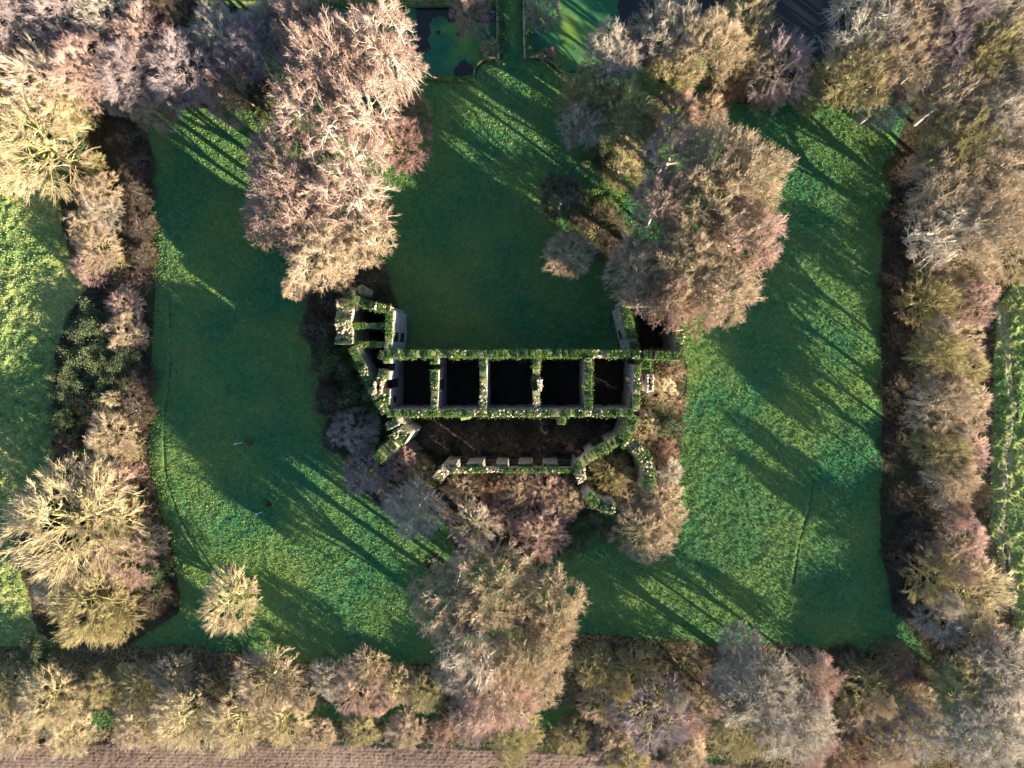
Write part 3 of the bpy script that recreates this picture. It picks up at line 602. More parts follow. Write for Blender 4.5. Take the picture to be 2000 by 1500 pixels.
T = [
# --- top left wood
(45,55,75,19,'lean','lilac','lilac brown bare tree filling the top left corner of the photo'),
(-10,130,70,19,'fan','pink','pinkish bare tree cut by the left edge below the top left corner'),
(80,150,82,18,'fan','pale','pale limbed pink tree near the left edge, above the cream tree'),
(140,40,72,18,'lean','lilac','dusky bare tree along the top edge, second from the top left corner'),
(185,125,74,18,'lean','pink','lilac pink tree leaning left behind the cream tree'),
(235,40,70,17,'lean','grey','grey tree on the top edge above the lilac wood'),
(265,160,74,17,'lean','lilac','lilac tree whose low twigs reach the dark lawn corner'),
(310,85,72,17,'lean','pink','pink grey tree in the middle of the lilac wood'),
(300,205,48,11,'fine','pink','pink tree hanging low over the shaded lawn corner of the wood'),
(345,20,62,16,'lean','brown','brownish tree on the top edge right of the grey one'),
(375,140,75,17,'lean','lilac','purple grey tree with pale leaning stems, above the first sunlit lawn patch'),
(430,75,65,16,'lean','grey','grey stemmed tree near the dark moat at the top of the wood'),
(450,165,65,15,'fine','pink','pink twigged tree above the second sunlit lawn patch'),
(495,110,68,17,'lean','lilac','bluish shaded tree between the lilac wood and the big pink trees'),
(515,190,40,12,'fine','brown','small brown shaded tree touching the big pink trees'),
(545,50,60,17,'spread','grey','grey twiggy tree beside the moat at the top edge'),
(600,75,62,18,'spread','pink','pinkish tree standing at the moat edge left of the tallest pink tree'),
(140,205,38,7,'scrub','olive','yellowish bush squeezed between cream tree and lilac wood'),
(185,185,26,6,'scrub','olive','small golden bush at the north west lawn corner'),
(225,190,34,5,'scrub','grey','greyish shrub right of the golden bush at the lawn corner'),
# --- cream tree at left edge
(45,265,118,16,'fan','cream','large cream coloured round tree on the left edge, brightest in the photo'),
(-15,200,90,15,'fan','cream','cream tree half cut by the left edge behind the largest cream one'),
(115,205,55,13,'fan','olive','olive cream tree on the upper right shoulder of the large cream tree'),
(20,335,48,8,'fine','cream','low cream twigs under the large cream tree at the left edge'),
# --- big pink trees
(735,75,84,22,'spread','pink','tall pink grey tree reaching over the left moat pool',1,'white'),
(650,125,82,22,'spread','pink','pink tree left of the one reaching over the moat pool',1,'pale'),
(775,135,60,19,'spread','pink','white limbed tree with twigs nearest the duckweed pool',1,'white'),
(620,215,88,22,'spread','pink','pink tree with curving white limbs in the middle of the pink grove',1,'white'),
(715,200,84,22,'spread','pink','pink tree with thick white trunk in the heart of the grove',1,'white'),
(775,275,62,14,'fine','red','dark pink fine twigged tree at the right side of the pink grove'),
(800,215,38,6,'scrub','olive','olive shrub under the right side of the pink grove, by the lawn'),
(570,320,74,19,'spread','pink','rosy tree on the left bulge of the pink grove',1,'pale'),
(665,310,86,21,'spread','pink','broad tan pink tree where the two pink groves meet',1,'white'),
(580,410,96,21,'spread','pink','wide rosy tree overhanging the shaded lawn on the left',1,'pale'),
(690,400,88,21,'spread','pink','pink tree on the right of the lower grove above the ruin',1,'white'),
(640,480,78,20,'spread','tan','tan pink tree at the lower end of the grove above the ruin',1,'pale'),
(525,440,44,14,'spread','pink','pink crown lobe sticking out farthest to the left of the grove'),
(716,460,60,18,'spread','tan','tan tree at the lower right corner of the grove'),
(590,560,32,13,'spread','tan','small straggling crown hanging below the pink grove, left of the ruin'),
(655,535,42,15,'spread','tan','small tan crown just above the left wing of the ruin'),
# --- top centre right, by the pools
(915,5,40,12,'fine','pink','pink brown tree at the top edge over the left pool'),
(1062,0,38,12,'fan','grey','greyish tree at the top edge over the duckweed right of the causeway'),
(958,85,22,4,'fine','cream','little cream round bush at the left foot of the causeway'),
(1072,100,18,3,'scrub','pink','small pinkish bush at the right foot of the causeway'),
(1195,115,62,16,'spread','grey','grey tree between the duckweed pool and the ivy clad trees',1,'pale'),
(1150,185,58,14,'spread','olive','olive grey tree at the top right of the sunlit courtyard lawn',1,'mossy'),
(1140,245,50,14,'spread','grey','thin bluish grey tree leaning over the courtyard lawn',1,'grey'),
(1215,240,66,15,'spread','olive','olive grey tree in the middle of the right hand cluster top',1,'mossy'),
(1310,70,66,18,'spread','grey','ivy clad grey tree at the dark water, left one of two',1,'mossy',True),
(1370,110,74,18,'spread','tan','ivy clad tan tree at the dark water, right one of two',1,'mossy',True),
(1305,150,55,14,'spread','olive','green tinged ivy tree below the two at the dark water',1,'mossy',True),
(1465,25,56,15,'fan','cream','yellow cream tree on the top edge beside the dark water'),
(1452,105,52,12,'fan','olive','olive tree below the yellow cream one by the dark water'),
(1425,165,40,5,'scrub','rust','reddish brown shrub above the right lawn corner'),
(1520,125,68,13,'fan','lilac','lilac fan shaped tree above the right lawn'),
(1500,188,34,3,'scrub','tan','low tan shrub at the upper edge of the right lawn'),
(1580,180,38,4,'scrub','olive','low olive shrub at the upper edge of the right lawn, right one'),
# --- top right wood
(1680,65,92,19,'spread','grey','grey white tree in the top right wood next to the dark water',1,'white'),
(1660,150,76,16,'spread','olive','olive tree with mossy trunk over the right lawn edge',1,'mossy'),
(1770,30,84,19,'spread','tan','tan tree on the top edge in the right wood',1,'pale'),
(1745,130,80,17,'spread','tan','tan grey tree in the middle of the top right wood',1,'grey'),
(1715,215,48,10,'spread','grey','pale twiggy low tree overhanging the right lawn corner',1,'pale'),
(1860,40,76,19,'lean','lilac','lilac tree with long pale leaning stems in the top right wood'),
(1950,20,80,19,'lean','grey','grey tree in the top right corner of the photo'),
(1830,110,66,17,'lean','lilac','purplish tree below the leaning stems in the top right wood'),
(1905,125,78,18,'spread','olive','mossy stemmed tree under the top right corner tree',1,'mossy'),
(1990,125,76,18,'spread','grey','grey tree cut by the right edge near the top'),
(1865,195,76,17,'spread','tan','tan crown right of the dark gap in the lawn corner',1,'pale'),
(1960,225,86,18,'spread','grey','grey cream crown at the right edge above the wide tan trees'),
(1870,285,84,17,'spread','olive','olive tan crown facing the right lawn, uppermost of the right row',1,'mossy'),
(1960,330,84,17,'spread','tan','wide tan crown near the right edge, third down',1,'pale'),
(1850,365,78,16,'spread','tan','tan brown crown overhanging the dark ditch beside the right lawn'),
(1935,425,88,16,'spread','tan','tan crown with bluish limbs near the right edge',1,'grey'),
(1835,450,70,15,'spread','grey','grey white twigged tree sticking out over the dark ditch',1,'white'),
(1990,480,76,7,'fine','cream','cream grey fine crown on the right edge above the pasture'),
(1900,505,70,7,'fine','tan','tan crown above the pink one at the pasture corner'),
(1832,530,48,4,'scrub','olive','olive shrub in the dark right ditch, halfway up'),
(1905,585,52,7,'fine','pink','pink tan round crown touching the pasture at the right'),
(1828,590,58,11,'fan','olive','olive fan of rods reaching left over the dark right ditch'),
# --- right hedge
(1870,665,58,9,'fine','tan','tan crown just below the dark notch in the right hedge'),
(1820,700,58,14,'spread','olive','yellow olive tree in the upper right hedge',1,'mossy'),
(1888,730,58,9,'fine','olive','yellowish dense crown in the right hedge beside the pasture track'),
(1835,790,64,15,'spread','tan','tan branching tree in the middle of the right hedge',1,'pale'),
(1900,800,48,8,'fine','tan','smooth tan crown at the pasture side of the right hedge, upper'),
(1840,870,60,14,'spread','olive','olive brown tree in the right hedge above the pinkish ones',1,'mossy'),
(1895,880,50,8,'fine','pink','pinkish crown at the pasture side of the right hedge, lower'),
(1855,940,58,14,'spread','tan','tan grey crown in the lower middle of the right hedge'),
(1900,970,36,6,'scrub','brown','brown shrub beside the lower right pasture'),
(1800,1050,38,3.5,'scrub','brown','dim brown shrub hanging into the lower right ditch'),
(1885,1075,62,10,'fine','pink','pink tan round crown in the lower right hedge'),
(1830,1130,58,11,'fan','olive','olive tree with pale twigs in the lower right hedge'),
(1905,1165,74,9,'fan','cream','large yellow cream crown in the lower right hedge'),
(1850,1215,56,9,'fine','grey','grey brown crown low in the right hedge above the lit lawn tongue'),
(1925,1250,56,10,'fine','tan','tan crown at the foot of the right hedge'),
(1975,1310,80,9,'spread','grey','grey green tree at the lower right, right of the lawn tongue',1,'grey'),
(1885,1345,74,9,'spread','olive','olive grey tree over the tip of the lawn tongue',1,'mossy'),
(1935,1415,90,11,'spread','grey','grey tree in the bottom right corner of the photo',1,'grey'),
(2010,1420,70,8,'fine','tan','tan crown cut by the right edge near the bottom corner'),
# --- cluster right of centre
(1325,225,52,13,'fine','pink','pink fine crown in the narrow top of the central right cluster'),
(1385,215,34,6,'scrub','tan','tan shrub at the upper left corner of the right lawn'),
(1310,300,74,17,'spread','pink','rose tan crown in the upper part of the central right cluster',1,'white'),
(1215,320,48,4,'scrub','olive','thin olive thicket beside the courtyard lawn'),
(1170,300,34,5,'ever','ever','green ivy thicket at the courtyard edge, uppermost'),
(1390,320,74,18,'spread','tan','tan crown at the top right of the central right cluster',1,'pale'),
(1455,365,78,19,'spread','tan','tan crown bulging farthest right over the right lawn',1,'pale'),
(1365,410,88,20,'spread','tan','broad tan crown in the middle of the central right cluster',1,'mossy'),
(1290,410,58,18,'spread','pink','pink tan crown on the courtyard side of the central right cluster',1,'pale'),
(1440,470,84,19,'spread','pink','pink tan crown on the right lawn side, lower',1,'pale'),
(1330,510,88,20,'spread','tan','large crown with mossy limbs above the right wing',1,'mossy'),
(1250,535,70,18,'spread','pink','reddish brown crown leaning over the right wing courtyard side',1,'pale'),
(1405,565,72,19,'spread','tan','dense tan crown right of the right wing'),
(1300,590,54,17,'spread','pink','pinkish brown twigs drooping into the right wing of the ruin',1,'mossy'),
(1375,600,50,6,'fine','pink','pinkish low crown at the wall of the right wing'),
(1095,395,46,11,'lean','brown','thin brown tree leaning into the courtyard, upper of two'),
(1100,500,52,12,'lean','tan','thin straggly tree leaning into the courtyard, lower of two'),
(1165,450,58,6,'fine','brown','brown mossy limbed crown between courtyard and cluster',1,'mossy'),
(1175,395,38,4,'ever','ivy','bright green ground ivy thicket in the courtyard cluster'),
(1210,460,34,4,'ever','ever','dark green thicket left of the large central right crowns'),
(1270,250,36,6,'ever','ever','dark green thicket behind the olive grey courtyard trees'),
# --- left hedge, from the top
(172,318,26,5,'fine','olive','yellow round bush at the top of the left hedge'),
(180,372,44,7,'fine','tan','tan bush below the yellow one in the left hedge'),
(188,410,40,6,'fine','grey','grey white bush in the upper left hedge'),
(160,440,42,6,'fine','tan','tan bush on the pasture side of the upper left hedge'),
(180,485,46,6,'fine','tan','tan bush with sideways rods in the left hedge'),
(165,520,38,5,'fine','pink','pinkish bush above the gap in the left hedge'),
(215,505,36,3,'bramble','olive','green bramble above the brown patch of the left hedge'),
(232,555,34,2,'bramble','rust','flat rusty brown bramble patch in the left hedge gap',),
(268,548,30,1.8,'bramble','rust','flat brown bramble patch nearest the dark lawn'),
(235,590,38,4,'fine','pink','pinkish tan bush just below the left hedge gap'),
(178,640,52,4.5,'ever','ever','dark evergreen bush below the left hedge gap, upper left'),
(240,650,42,5,'scrub','tan','tan brown shrub beside the upper end of the footpath'),
(160,705,54,4.5,'ever','ever','dark evergreen bush bulging toward the pasture'),
(225,710,50,4.5,'ever','ever','olive evergreen bush in the middle of the left hedge'),
(265,745,34,4,'scrub','brown','brown shrub beside the middle of the footpath'),
(130,755,40,4,'ever','ever','dark evergreen bush lowest on the pasture side of the left hedge'),
(200,770,46,4,'ever','ever','grey green bush above the tan round bushes of the left hedge'),
(212,780,20,6,'fine','cream','small cream bush standing alone among evergreens in the left hedge'),
(255,800,38,4,'scrub','brown','dark brown shrub beside the lower footpath'),
(205,850,52,6,'fine','tan','round pink tan bush in the lower middle left hedge'),
(120,830,34,5,'ever','ever','dark bush with orange tint at the pasture edge'),
(125,880,40,3,'bramble','rust','orange brown bramble above the large cream left tree'),
(175,880,30,3.5,'ever','ivy','bright green bush under the round pink tan bush'),
(245,880,34,3,'bramble','olive','olive bramble above the red one in the left hedge'),
(245,925,36,2,'bramble','red','red brown bramble patch in the lower left hedge'),
(180,950,62,8,'fine','tan','tan crown behind the large cream left tree'),
(255,975,30,3,'ever','ever','small dark green bush right of the tan crown'),
(265,1010,36,2.5,'bramble','red','rusty bramble slope beside the lower left lawn'),
(120,1035,122,17,'fan','cream','largest cream tree of straight rods at the left, beside the pasture'),
(225,1030,56,8,'fan','olive','olive twiggy tree right of the largest cream tree'),
(225,1100,70,8,'fine','pink','pink tan dense crown below the largest cream tree'),
(280,1065,42,6,'fine','tan','tan crown at the lawn edge right of the pink tan one'),
(300,1120,40,4.5,'ever','ever','dark green scrub at the lawn corner lower left'),
(290,1170,44,4,'scrub','brown','dark brown scrub at the lower left lawn corner'),
(165,1190,88,13,'fan','olive','olive cream tree fanning toward the bottom left pasture'),
(215,1215,50,10,'fan','olive','yellow green tree overlapping the olive cream one'),
(95,1160,40,7,'fine','grey','grey crown under the largest cream tree'),
(443,1178,67,9,'fan','cream','cream tree standing alone on the lower left lawn'),
# --- bottom band
(65,1290,44,4,'ever','ever','dark evergreen shrub at the bottom left in deep shade'),
(5,1345,55,8,'fan','olive','yellow olive tree at the left edge near the bottom'),
(85,1370,72,11,'fan','cream','cream olive tree in the bottom left row, second from the edge'),
(20,1430,62,8,'fine','tan','tan crown at the left edge above the ploughed field'),
(120,1435,58,8,'fine','cream','cream crown at the bottom left above the ploughed field'),
(195,1345,44,6,'scrub','olive','olive shrub above the round dark green clearing'),
(265,1350,58,9,'fan','olive','olive tree right of the round dark green clearing'),
(265,1430,58,9,'fine','tan','tan crown right of and below the round dark clearing'),
(330,1330,54,8,'fan','tan','tan tree in the upper edge of the bottom left row'),
(355,1410,76,13,'fan','cream','cream leaning stems tree in the bottom left row'),
(420,1345,60,9,'fan','brown','brown pink tree at the shaded edge of the bottom left row'),
(455,1415,70,12,'fan','cream','cream tree with long leaning stems over the ploughed field edge'),
(515,1340,68,13,'fan','tan','tan fan tree at the right end of the bottom left row'),
(545,1420,54,10,'fan','cream','low cream crown at the right end of the bottom left row'),
(640,1335,44,8,'fine','grey','grey brown crown left of the red tipped tree'),
(700,1350,62,8,'fan','pink','tree with red pink tips at the bottom left of centre'),
(715,1310,44,7,'fan','tan','tan crown above the red tipped tree'),
(775,1345,42,8,'fan','cream','small cream tree right of the red tipped one'),
(825,1360,42,5,'fine','olive','olive tree between the small cream one and the great bottom tree'),
(615,1440,34,3,'scrub','tan','low tan shrub beside the ploughed field, left of centre'),
(700,1428,40,3.5,'scrub','olive','low olive shrub beside the ploughed field, under the red tipped tree'),
(790,1432,40,3.5,'scrub','tan','low tan shrub beside the ploughed field, right of the olive one'),
(860,1440,36,3,'bramble','pink','pink bramble left of the great bottom tree'),
(975,1150,96,22,'spread','tan','great tan tree below the ruin, upper crown',1,'mossy'),
(880,1165,76,20,'spread','tan','great tree lobe facing the lower left lawn',1,'pale'),
(1065,1165,76,20,'spread','tan','great tree lobe facing the lower right lawn',1,'mossy'),
(925,1245,88,22,'spread','pale','pale limbed crown in the middle of the great tree group',1,'white'),
(1035,1255,82,21,'spread','tan','tan crown right in the middle of the great tree group',1,'mossy'),
(965,1335,82,20,'spread','pink','pink tan crown in the lower great tree group',1,'pale'),
(1050,1335,52,10,'spread','tan','tan crown above the dark grass clearing right of centre',1,'pale'),
(895,1330,46,5,'fine','grey','grey crown at the left foot of the great tree group'),
(935,1400,66,5.5,'fine','pink','pink crown at the bottom of the great tree group'),
(1005,1420,56,7,'spread','olive','olive tipped crown reaching the bottom edge near centre',1,'mossy'),
(995,1475,34,8,'fine','olive','yellow green crown touching the ploughed field near centre'),
(1165,1310,48,9,'fan','olive','olive brown tree right of the dark gap at the bottom centre'),
(1180,1380,48,8,'fan','tan','sandy tree with drooping twigs beside the dark clearing'),
(1245,1320,56,9,'fan','olive','mossy stemmed dim tree at the lower edge of the right lawn'),
(1280,1400,80,13,'fan','lilac','lilac grey fan tree at the bottom right of centre'),
(1335,1310,50,8,'fine','brown','dim brown purple tree at the lawn edge, bottom right'),
(1365,1400,56,9,'fine','pink','brown pink crown right of the lilac grey fan tree'),
(1120,1445,40,4,'scrub','olive','low olive shrub above the bottom edge right of the great tree'),
(1190,1455,44,4,'scrub','tan','low tan shrub along the bottom edge'),
(1440,1260,52,13,'spread','grey','grey tree poking up over the lower right lawn',1,'pale'),
(1470,1335,88,18,'spread','grey','large grey crown in the bottom right row',1,'grey'),
(1540,1400,86,17,'spread','grey','large grey crown lower in the bottom right row',1,'grey'),
(1440,1420,70,14,'spread','olive','olive crown near the bottom edge right of centre',1,'mossy'),
(1580,1320,56,14,'spread','pink','pinkish grey crown at the shaded edge of the right lawn',1,'pale'),
(1590,1460,56,12,'fine','pink','pinkish crown on the bottom edge'),
(1655,1310,44,3.5,'scrub','brown','dark brown shrub below the right lawn'),
(1700,1350,68,8,'fan','olive','brown olive tree with thin dark leaning stems'),
(1750,1300,42,5,'scrub','rust','rusty brown shrub under the lit lawn tongue'),
(1795,1320,40,3.5,'bramble','rust','orange brown bramble at the curved lawn tongue'),
(1775,1390,66,8,'fan','tan','tan tree below the rusty brown shrub'),
(1800,1440,62,10,'fine','grey','grey crown right of the small dark hollow at the bottom'),
(1690,1400,44,8,'fine','tan','tan crown left of the small dark hollow at the bottom'),
# --- round the ruin
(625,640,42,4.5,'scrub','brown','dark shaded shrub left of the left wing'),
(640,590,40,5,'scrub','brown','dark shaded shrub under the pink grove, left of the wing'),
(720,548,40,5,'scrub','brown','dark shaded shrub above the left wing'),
(655,710,46,5,'ever','ever','dark blue green shrub left of the diagonal wall, upper'),
(700,770,48,5.5,'ever','ever','dark green shrub beside the diagonal wall'),
(650,780,40,5,'scrub','brown','dark shrub at the lawn edge left of the ruin'),
(690,840,50,6,'scrub','grey','blue grey shaded shrub left of the front court'),
(715,925,50,7,'fine','lilac','bluish round bush at the lower left corner of the ruin'),
(660,850,34,4,'scrub','brown','small dark shrub nearest the left lawn beside the ruin'),
(790,900,40,4,'scrub','pink','pink brown thicket inside the lost left tower'),
(825,925,36,4,'scrub','olive','olive twigged thicket left of the bright wall stub'),
(820,985,62,10,'spread','pale','pale grey twisted little tree below the left end of the front wall',1,'pale'),
(775,975,34,6,'spread','lilac','lilac little tree left of the pale twisted one',1,'grey'),
(925,1030,52,8.5,'fan','grey','grey fan shaped bush between the ruin and the great tree'),
(905,950,38,5,'fine','tan','tan bush against the front wall, left'),
(955,955,40,5,'fine','rust','rusty bush against the middle of the front wall'),
(1010,955,40,5,'fine','tan','tan bush against the front wall right of the rusty one'),
(1070,960,46,5,'fine','pink','pink tan bush against the right part of the front wall'),
(990,1010,40,5,'fine','pink','pinkish bush in the thicket below the front wall'),
(1055,1040,54,7,'fine','pink','round pinkish bush halfway between tower and great tree'),
(1110,980,36,5,'fine','tan','tan bush left of the round corner tower'),
(1030,1085,32,4,'scrub','brown','brown bush above the great tree'),
(1120,1060,34,3,'ever','ever','dark green weeds patch below the round tower, left'),
(1170,1030,36,2.5,'ever','ever','dark green weeds in the shade below the round tower'),
(1195,925,44,8,'fine','olive','olive tan bush filling the inside of the round tower'),
(1180,880,30,4,'scrub','brown','dark bush in the shaded part of the round tower'),
(1225,965,36,5,'fine','tan','tan bush in the broken opening of the round tower'),
(1285,975,46,6,'fine','tan','tan bush just right of the round tower'),
(1262,1045,62,7.5,'fine','tan','smooth sandy round bush standing on the lawn below the tower'),
(1298,1010,44,6,'fine','tan','sandy bush merging above the smooth round one'),
(1300,925,34,5,'scrub','grey','grey brown bush at the lawn right of the tower'),
(1295,880,30,4,'scrub','rust','rusty red bush above the grey brown one'),
(1262,838,36,4.5,'fine','cream','yellow cream bush at the corner of the front court'),
(1305,830,36,4.5,'ever','ever','olive evergreen bush on the lawn edge right of the ruin'),
(1290,770,36,3,'fine','cream','pale straw bush right of the square chimney stack'),
(1315,725,28,2.5,'bramble','tan','straw coloured bramble under the right wing corner'),
(1285,730,22,2.5,'bramble','olive','green yellow bramble between chimney stack and right wing'),
(1320,790,24,2.2,'bramble','tan','straw coloured bramble at the edge of the right lawn'),
# inside the front court and rooms
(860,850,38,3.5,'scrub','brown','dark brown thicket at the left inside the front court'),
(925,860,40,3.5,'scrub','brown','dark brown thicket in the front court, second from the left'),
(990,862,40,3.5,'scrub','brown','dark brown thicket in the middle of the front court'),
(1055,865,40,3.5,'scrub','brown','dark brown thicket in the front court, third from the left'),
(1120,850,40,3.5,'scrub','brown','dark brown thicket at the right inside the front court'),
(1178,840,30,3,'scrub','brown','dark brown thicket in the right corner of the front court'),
(686,590,18,2.2,'ever','ever','grey green bush growing on the wall top of the left wing'),
(1655,1480,50,4,'scrub','rust','rusty brown shrub on the bottom edge, right'),
(1742,1478,48,6,'fine','tan','tan crown on the bottom edge right of the rusty shrub'),
(1225,1490,44,4,'scrub','olive','olive shrub on the bottom edge below the lilac grey fan tree'),
(1340,1478,44,4,'scrub','tan','tan shrub on the bottom edge right of the lilac grey fan tree'),
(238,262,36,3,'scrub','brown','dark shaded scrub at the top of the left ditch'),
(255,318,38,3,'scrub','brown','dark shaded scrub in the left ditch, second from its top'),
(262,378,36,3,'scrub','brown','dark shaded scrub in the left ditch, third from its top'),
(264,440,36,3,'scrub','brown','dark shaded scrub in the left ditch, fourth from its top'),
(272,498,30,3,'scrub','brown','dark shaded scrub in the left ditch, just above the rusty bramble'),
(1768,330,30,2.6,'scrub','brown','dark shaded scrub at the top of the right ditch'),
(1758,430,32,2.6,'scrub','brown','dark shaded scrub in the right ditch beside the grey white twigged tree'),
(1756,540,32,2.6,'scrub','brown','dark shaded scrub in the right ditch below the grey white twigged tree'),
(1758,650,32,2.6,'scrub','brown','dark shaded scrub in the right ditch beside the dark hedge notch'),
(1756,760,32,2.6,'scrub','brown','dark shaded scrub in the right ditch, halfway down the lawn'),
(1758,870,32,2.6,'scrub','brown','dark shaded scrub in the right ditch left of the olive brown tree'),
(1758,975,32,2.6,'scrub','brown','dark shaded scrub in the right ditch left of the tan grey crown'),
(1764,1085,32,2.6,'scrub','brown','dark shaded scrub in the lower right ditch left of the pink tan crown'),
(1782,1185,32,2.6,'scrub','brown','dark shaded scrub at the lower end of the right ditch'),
(1838,640,22,13,'lean','grey','narrow grey tree at the dark notch of the right hedge'),  # narrow trees from here on are added to throw thin shadow streaks
(1858,755,24,13,'lean','tan','narrow tan tree rising from the upper right hedge'),
(1866,842,22,14,'lean','grey','narrow grey tree rising from the middle of the right hedge'),
(1862,905,22,13,'lean','olive','narrow olive tree rising from the right hedge under the olive brown crown'),
(1872,1010,24,14,'lean','pink','narrow pinkish tree rising from the lower right hedge'),
(1880,1120,24,14,'lean','tan','narrow tan tree rising above the large yellow cream crown'),
(1850,1180,22,13,'lean','grey','narrow grey tree low in the right hedge'),
(1212,1345,24,13,'lean','olive','narrow olive tree in the bottom row right of the great tree'),
(1322,1360,24,14,'lean','grey','narrow grey tree behind the lilac grey fan tree'),
(1395,1330,22,13,'lean','tan','narrow tan tree at the dim edge of the lower right lawn'),
(1720,1375,24,12,'lean','tan','narrow tan tree under the tip of the lit lawn tongue'),
(748,1372,22,12,'lean','pink','narrow pink tree between red tipped and small cream trees'),
(590,1372,24,12,'lean','tan','narrow tan tree right of the bottom left row'),
(865,1300,24,14,'lean','grey','narrow grey tree at the left flank of the great tree group'),
(850,1100,20,11,'lean','brown','narrow brown tree in the shade between ruin and great tree'),
(905,1090,22,12,'lean','grey','narrow grey tree above the great tree, left'),
# small things on the left lawn
(484,866,7,2.2,'bramble','rust','rust brown sapling on the left lawn, upper of two staked ones'),
(522,987,6,2.0,'bramble','brown','brown sapling on the left lawn, lower of two staked ones'),
]
for row in T:
    r = list(row)
    if len(r) > 8 and r[8] == 'white' and r[4] == 'spread': r[4] = 'limb'
    if r[4] == 'spread' and 1270 < r[0] < 1470 and 290 < r[1] < 620: r[3] = max(r[3], 19)+2
    if r[3] > 7 and 'ruin' not in r[6] and (r[1] > 1240 or (r[0] > 1780 and r[1] > 560)) and 'great' not in r[6]: r[3] *= {'fine': .62, 'fan': .62}.get(r[4], .9)*(1.28 if r[0] > 1780 and r[4] == 'fan' else 1.0)
    ry = 1.0; bk = None; iv = False
    if len(r) > 7: ry = r[7]
    if len(r) > 8: bk = r[8]
    if len(r) > 9: iv = r[9]
    o = plant(*r[:7], ry=ry, bk=bk, ivy=iv)
    if 'wall top' in r[6]: o.location = W(r[0], r[1], 12.0)
# ================================================================ CAUSEWAY, REVETMENTS, STAKES, FALLEN BRANCH
def strip(name, pts, z0, z1, width, m_, parent=None, jit=.04, seed=0):
    r0 = np.random.default_rng(seed); c = rs([W(x, y, z1)[:2] for x, y in pts], .8); t = nrm(np.stack([np.gradient(c[:, 0]), np.gradient(c[:, 1])], -1)); nv = np.stack([-t[:, 1], t[:, 0]], -1)
    n = len(c); V = np.zeros((n, 4, 3)); wv = width/2*(1+r0.normal(0, jit, n)); zt = z1 + r0.normal(0, jit, n)
    V[:, 0, :2] = c - nv*wv[:, None]; V[:, 1, :2] = c + nv*wv[:, None]; V[:, 2] = V[:, 1]; V[:, 3] = V[:, 0]; V[:, :2, 2] = z0; V[:, 2:, 2] = zt[:, None]
    I = np.arange(n*4).reshape(n, 4); Q = []
    for i in range(n-1):
        for a, b in ((1, 2), (2, 3), (3, 0)): Q.append((I[i, a], I[i+1, a], I[i+1, b], I[i, b]))
    Q += [(I[0,0], I[0,1], I[0,2], I[0,3]), (I[-1,3], I[-1,2], I[-1,1], I[-1,0])]
    return mesh(name, V.reshape(-1, 3), Q, m_, parent)
def leafy(name, pts, z, wid, per, m_, parent=None, seed=0, size=.16, hh=.5):
    r0 = np.random.default_rng(seed); c = rs([W(x, y, z)[:2] for x, y in pts], .3); n = int(len(c)*per); i = r0.integers(0, len(c), n)
    p = np.column_stack([c[i] + r0.normal(0, wid*.5, (n, 2)), z + r0.uniform(-.1, hh, n)*vnoise(c[i][:, 0], c[i][:, 1], 1.2, seed+5)*1.6])
    v, q = leaves(r0, p, size, .2); return mesh(name, v, q, m_, parent)
cw = empty('causeway', W(1000, 50, 0)); tag(cw, 'grassy causeway crossing the moat between two low parapets', 'causeway')
cl = cw.location.copy()
def rel(o, par): o.parent = par; o.location = -par.location; return o
deck = strip('deck', [(1003,115),(1002,60),(1000,0),(999,-150)], -2.2, .05, 3.6, G_LAWN, seed=1); rel(deck, cw)
for x, s_ in ((972, 2), (1024, 3)):
    o = rel(strip('parapet', [(x+1,112),(x,60),(x,0),(x,-150)], -2.2, .55, .45, M_STONE, seed=s_), cw)
    l = leafy('ivy', [(x+(5 if x < 1000 else 9),100),(x+(4 if x < 1000 else 9),40),(x,-20)], .5, .7, 22, M_IVY, seed=s_+20); l.parent = o
def edge(pts, z0, z1, wd, m_, label, seed, ivy=0):
    o = strip('revetment_wall', pts, z0, z1, wd, m_, seed=seed); tag(o, label, 'wall')
    if ivy: l = leafy('ivy', pts, z1, wd, ivy, M_IVY, seed=seed+50); l.parent = o
    return o
edge([(835,152),(925,157)], -2, .25, .5, M_CAP, 'straight low stone edge at the bottom of the left moat pool', 5, 14)
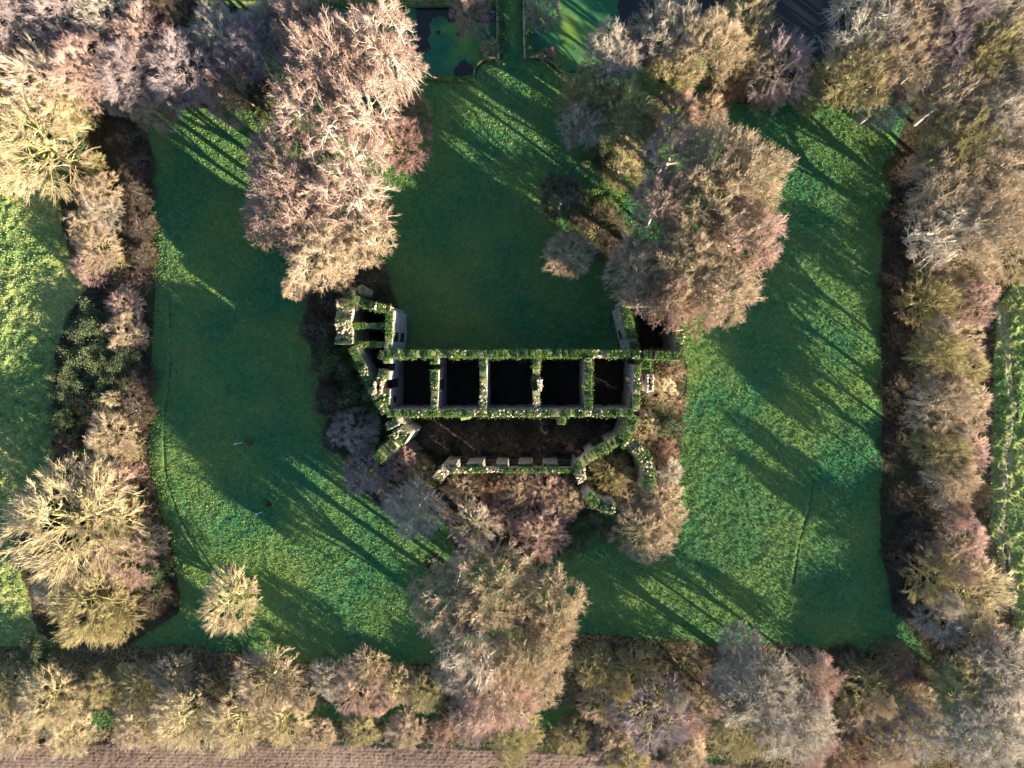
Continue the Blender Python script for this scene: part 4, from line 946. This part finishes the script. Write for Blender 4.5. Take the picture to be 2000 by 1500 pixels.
edge([(975,112),(955,110),(938,118),(927,132),(925,157)], -2, .2, .28, M_CAP, 'curved pale kerb at the left foot of the causeway', 6)
edge([(1030,108),(1062,109),(1082,118),(1098,136)], -2, .3, .5, M_STONE, 'ivy covered stone edge at the right foot of the causeway', 7, 16)
edge([(400,2),(700,2),(972,2)], -2, .25, .35, M_CAP, 'long straight stone edge of the moat along the top of the photo', 8, 5)
# staked saplings' white stakes
M_STAKE = mat('pale_blue_plastic', [(0.3,(.55,.66,.75)), (0.7,(.75,.82,.88))], scale=3, rough=.5)
for (x, y, x2, y2, lb) in ((463, 866, 477, 864, 'pale blue stake beside the upper rusty sapling on the left lawn'), (502, 1003, 516, 998, 'pale blue stake beside the lower brown sapling on the left lawn')):
    a = W(x, y, 0); b_ = W(x2, y2, 0); z = gz(a.x, a.y); st = empty('tree_stake', (a.x, a.y, z)); tag(st, lb, 'stake', 'stakes of the saplings')
    v, q = tubes(np.array([[0,0,-.2],[0,0,.5]]), np.array([[0,0,.5],[0,0,1.3]]), np.array([.10,.22]), np.array([.10,.18]), 8); mesh('guard', v, q, M_STAKE, st)
    v, q = tubes(np.array([[0,0,1.0]]), np.array([[b_.x-a.x, b_.y-a.y, .9]]), np.array([.04]), np.array([.04]), 6); mesh('strut', v, q, M_STAKE, st)
# fallen branch in the last room
r0 = np.random.default_rng(4); p0 = np.array(W(1156, 733, 7.5)); p1 = np.array(W(1200, 758, 6.0))
fb = empty('fallen_branch', p0); tag(fb, 'broken reddish branch slanting across the dark last room, caught by the sun', 'branch')
pts = np.array([[ (p1-p0)*t + r0.normal(0, .12, 3)*(t > 0) for t in np.linspace(0, 1, 8)]]); R_ = np.linspace(.11, .04, 8)[None]
v, q = seg(pts, R_, 6); mesh('stem', v, q, bark('brown'), fb)
p, d, l, r = kids(r0, pts, R_, np.array([4.2]), 26, .05, .7, .3, .28); a_, b_ = grow(r0, p, d, l, np.full(len(p), .035), 3, .2, 0, .4); v, q = seg(a_, b_, 3); mesh('twigs', v, q, twig('rust'), fb)
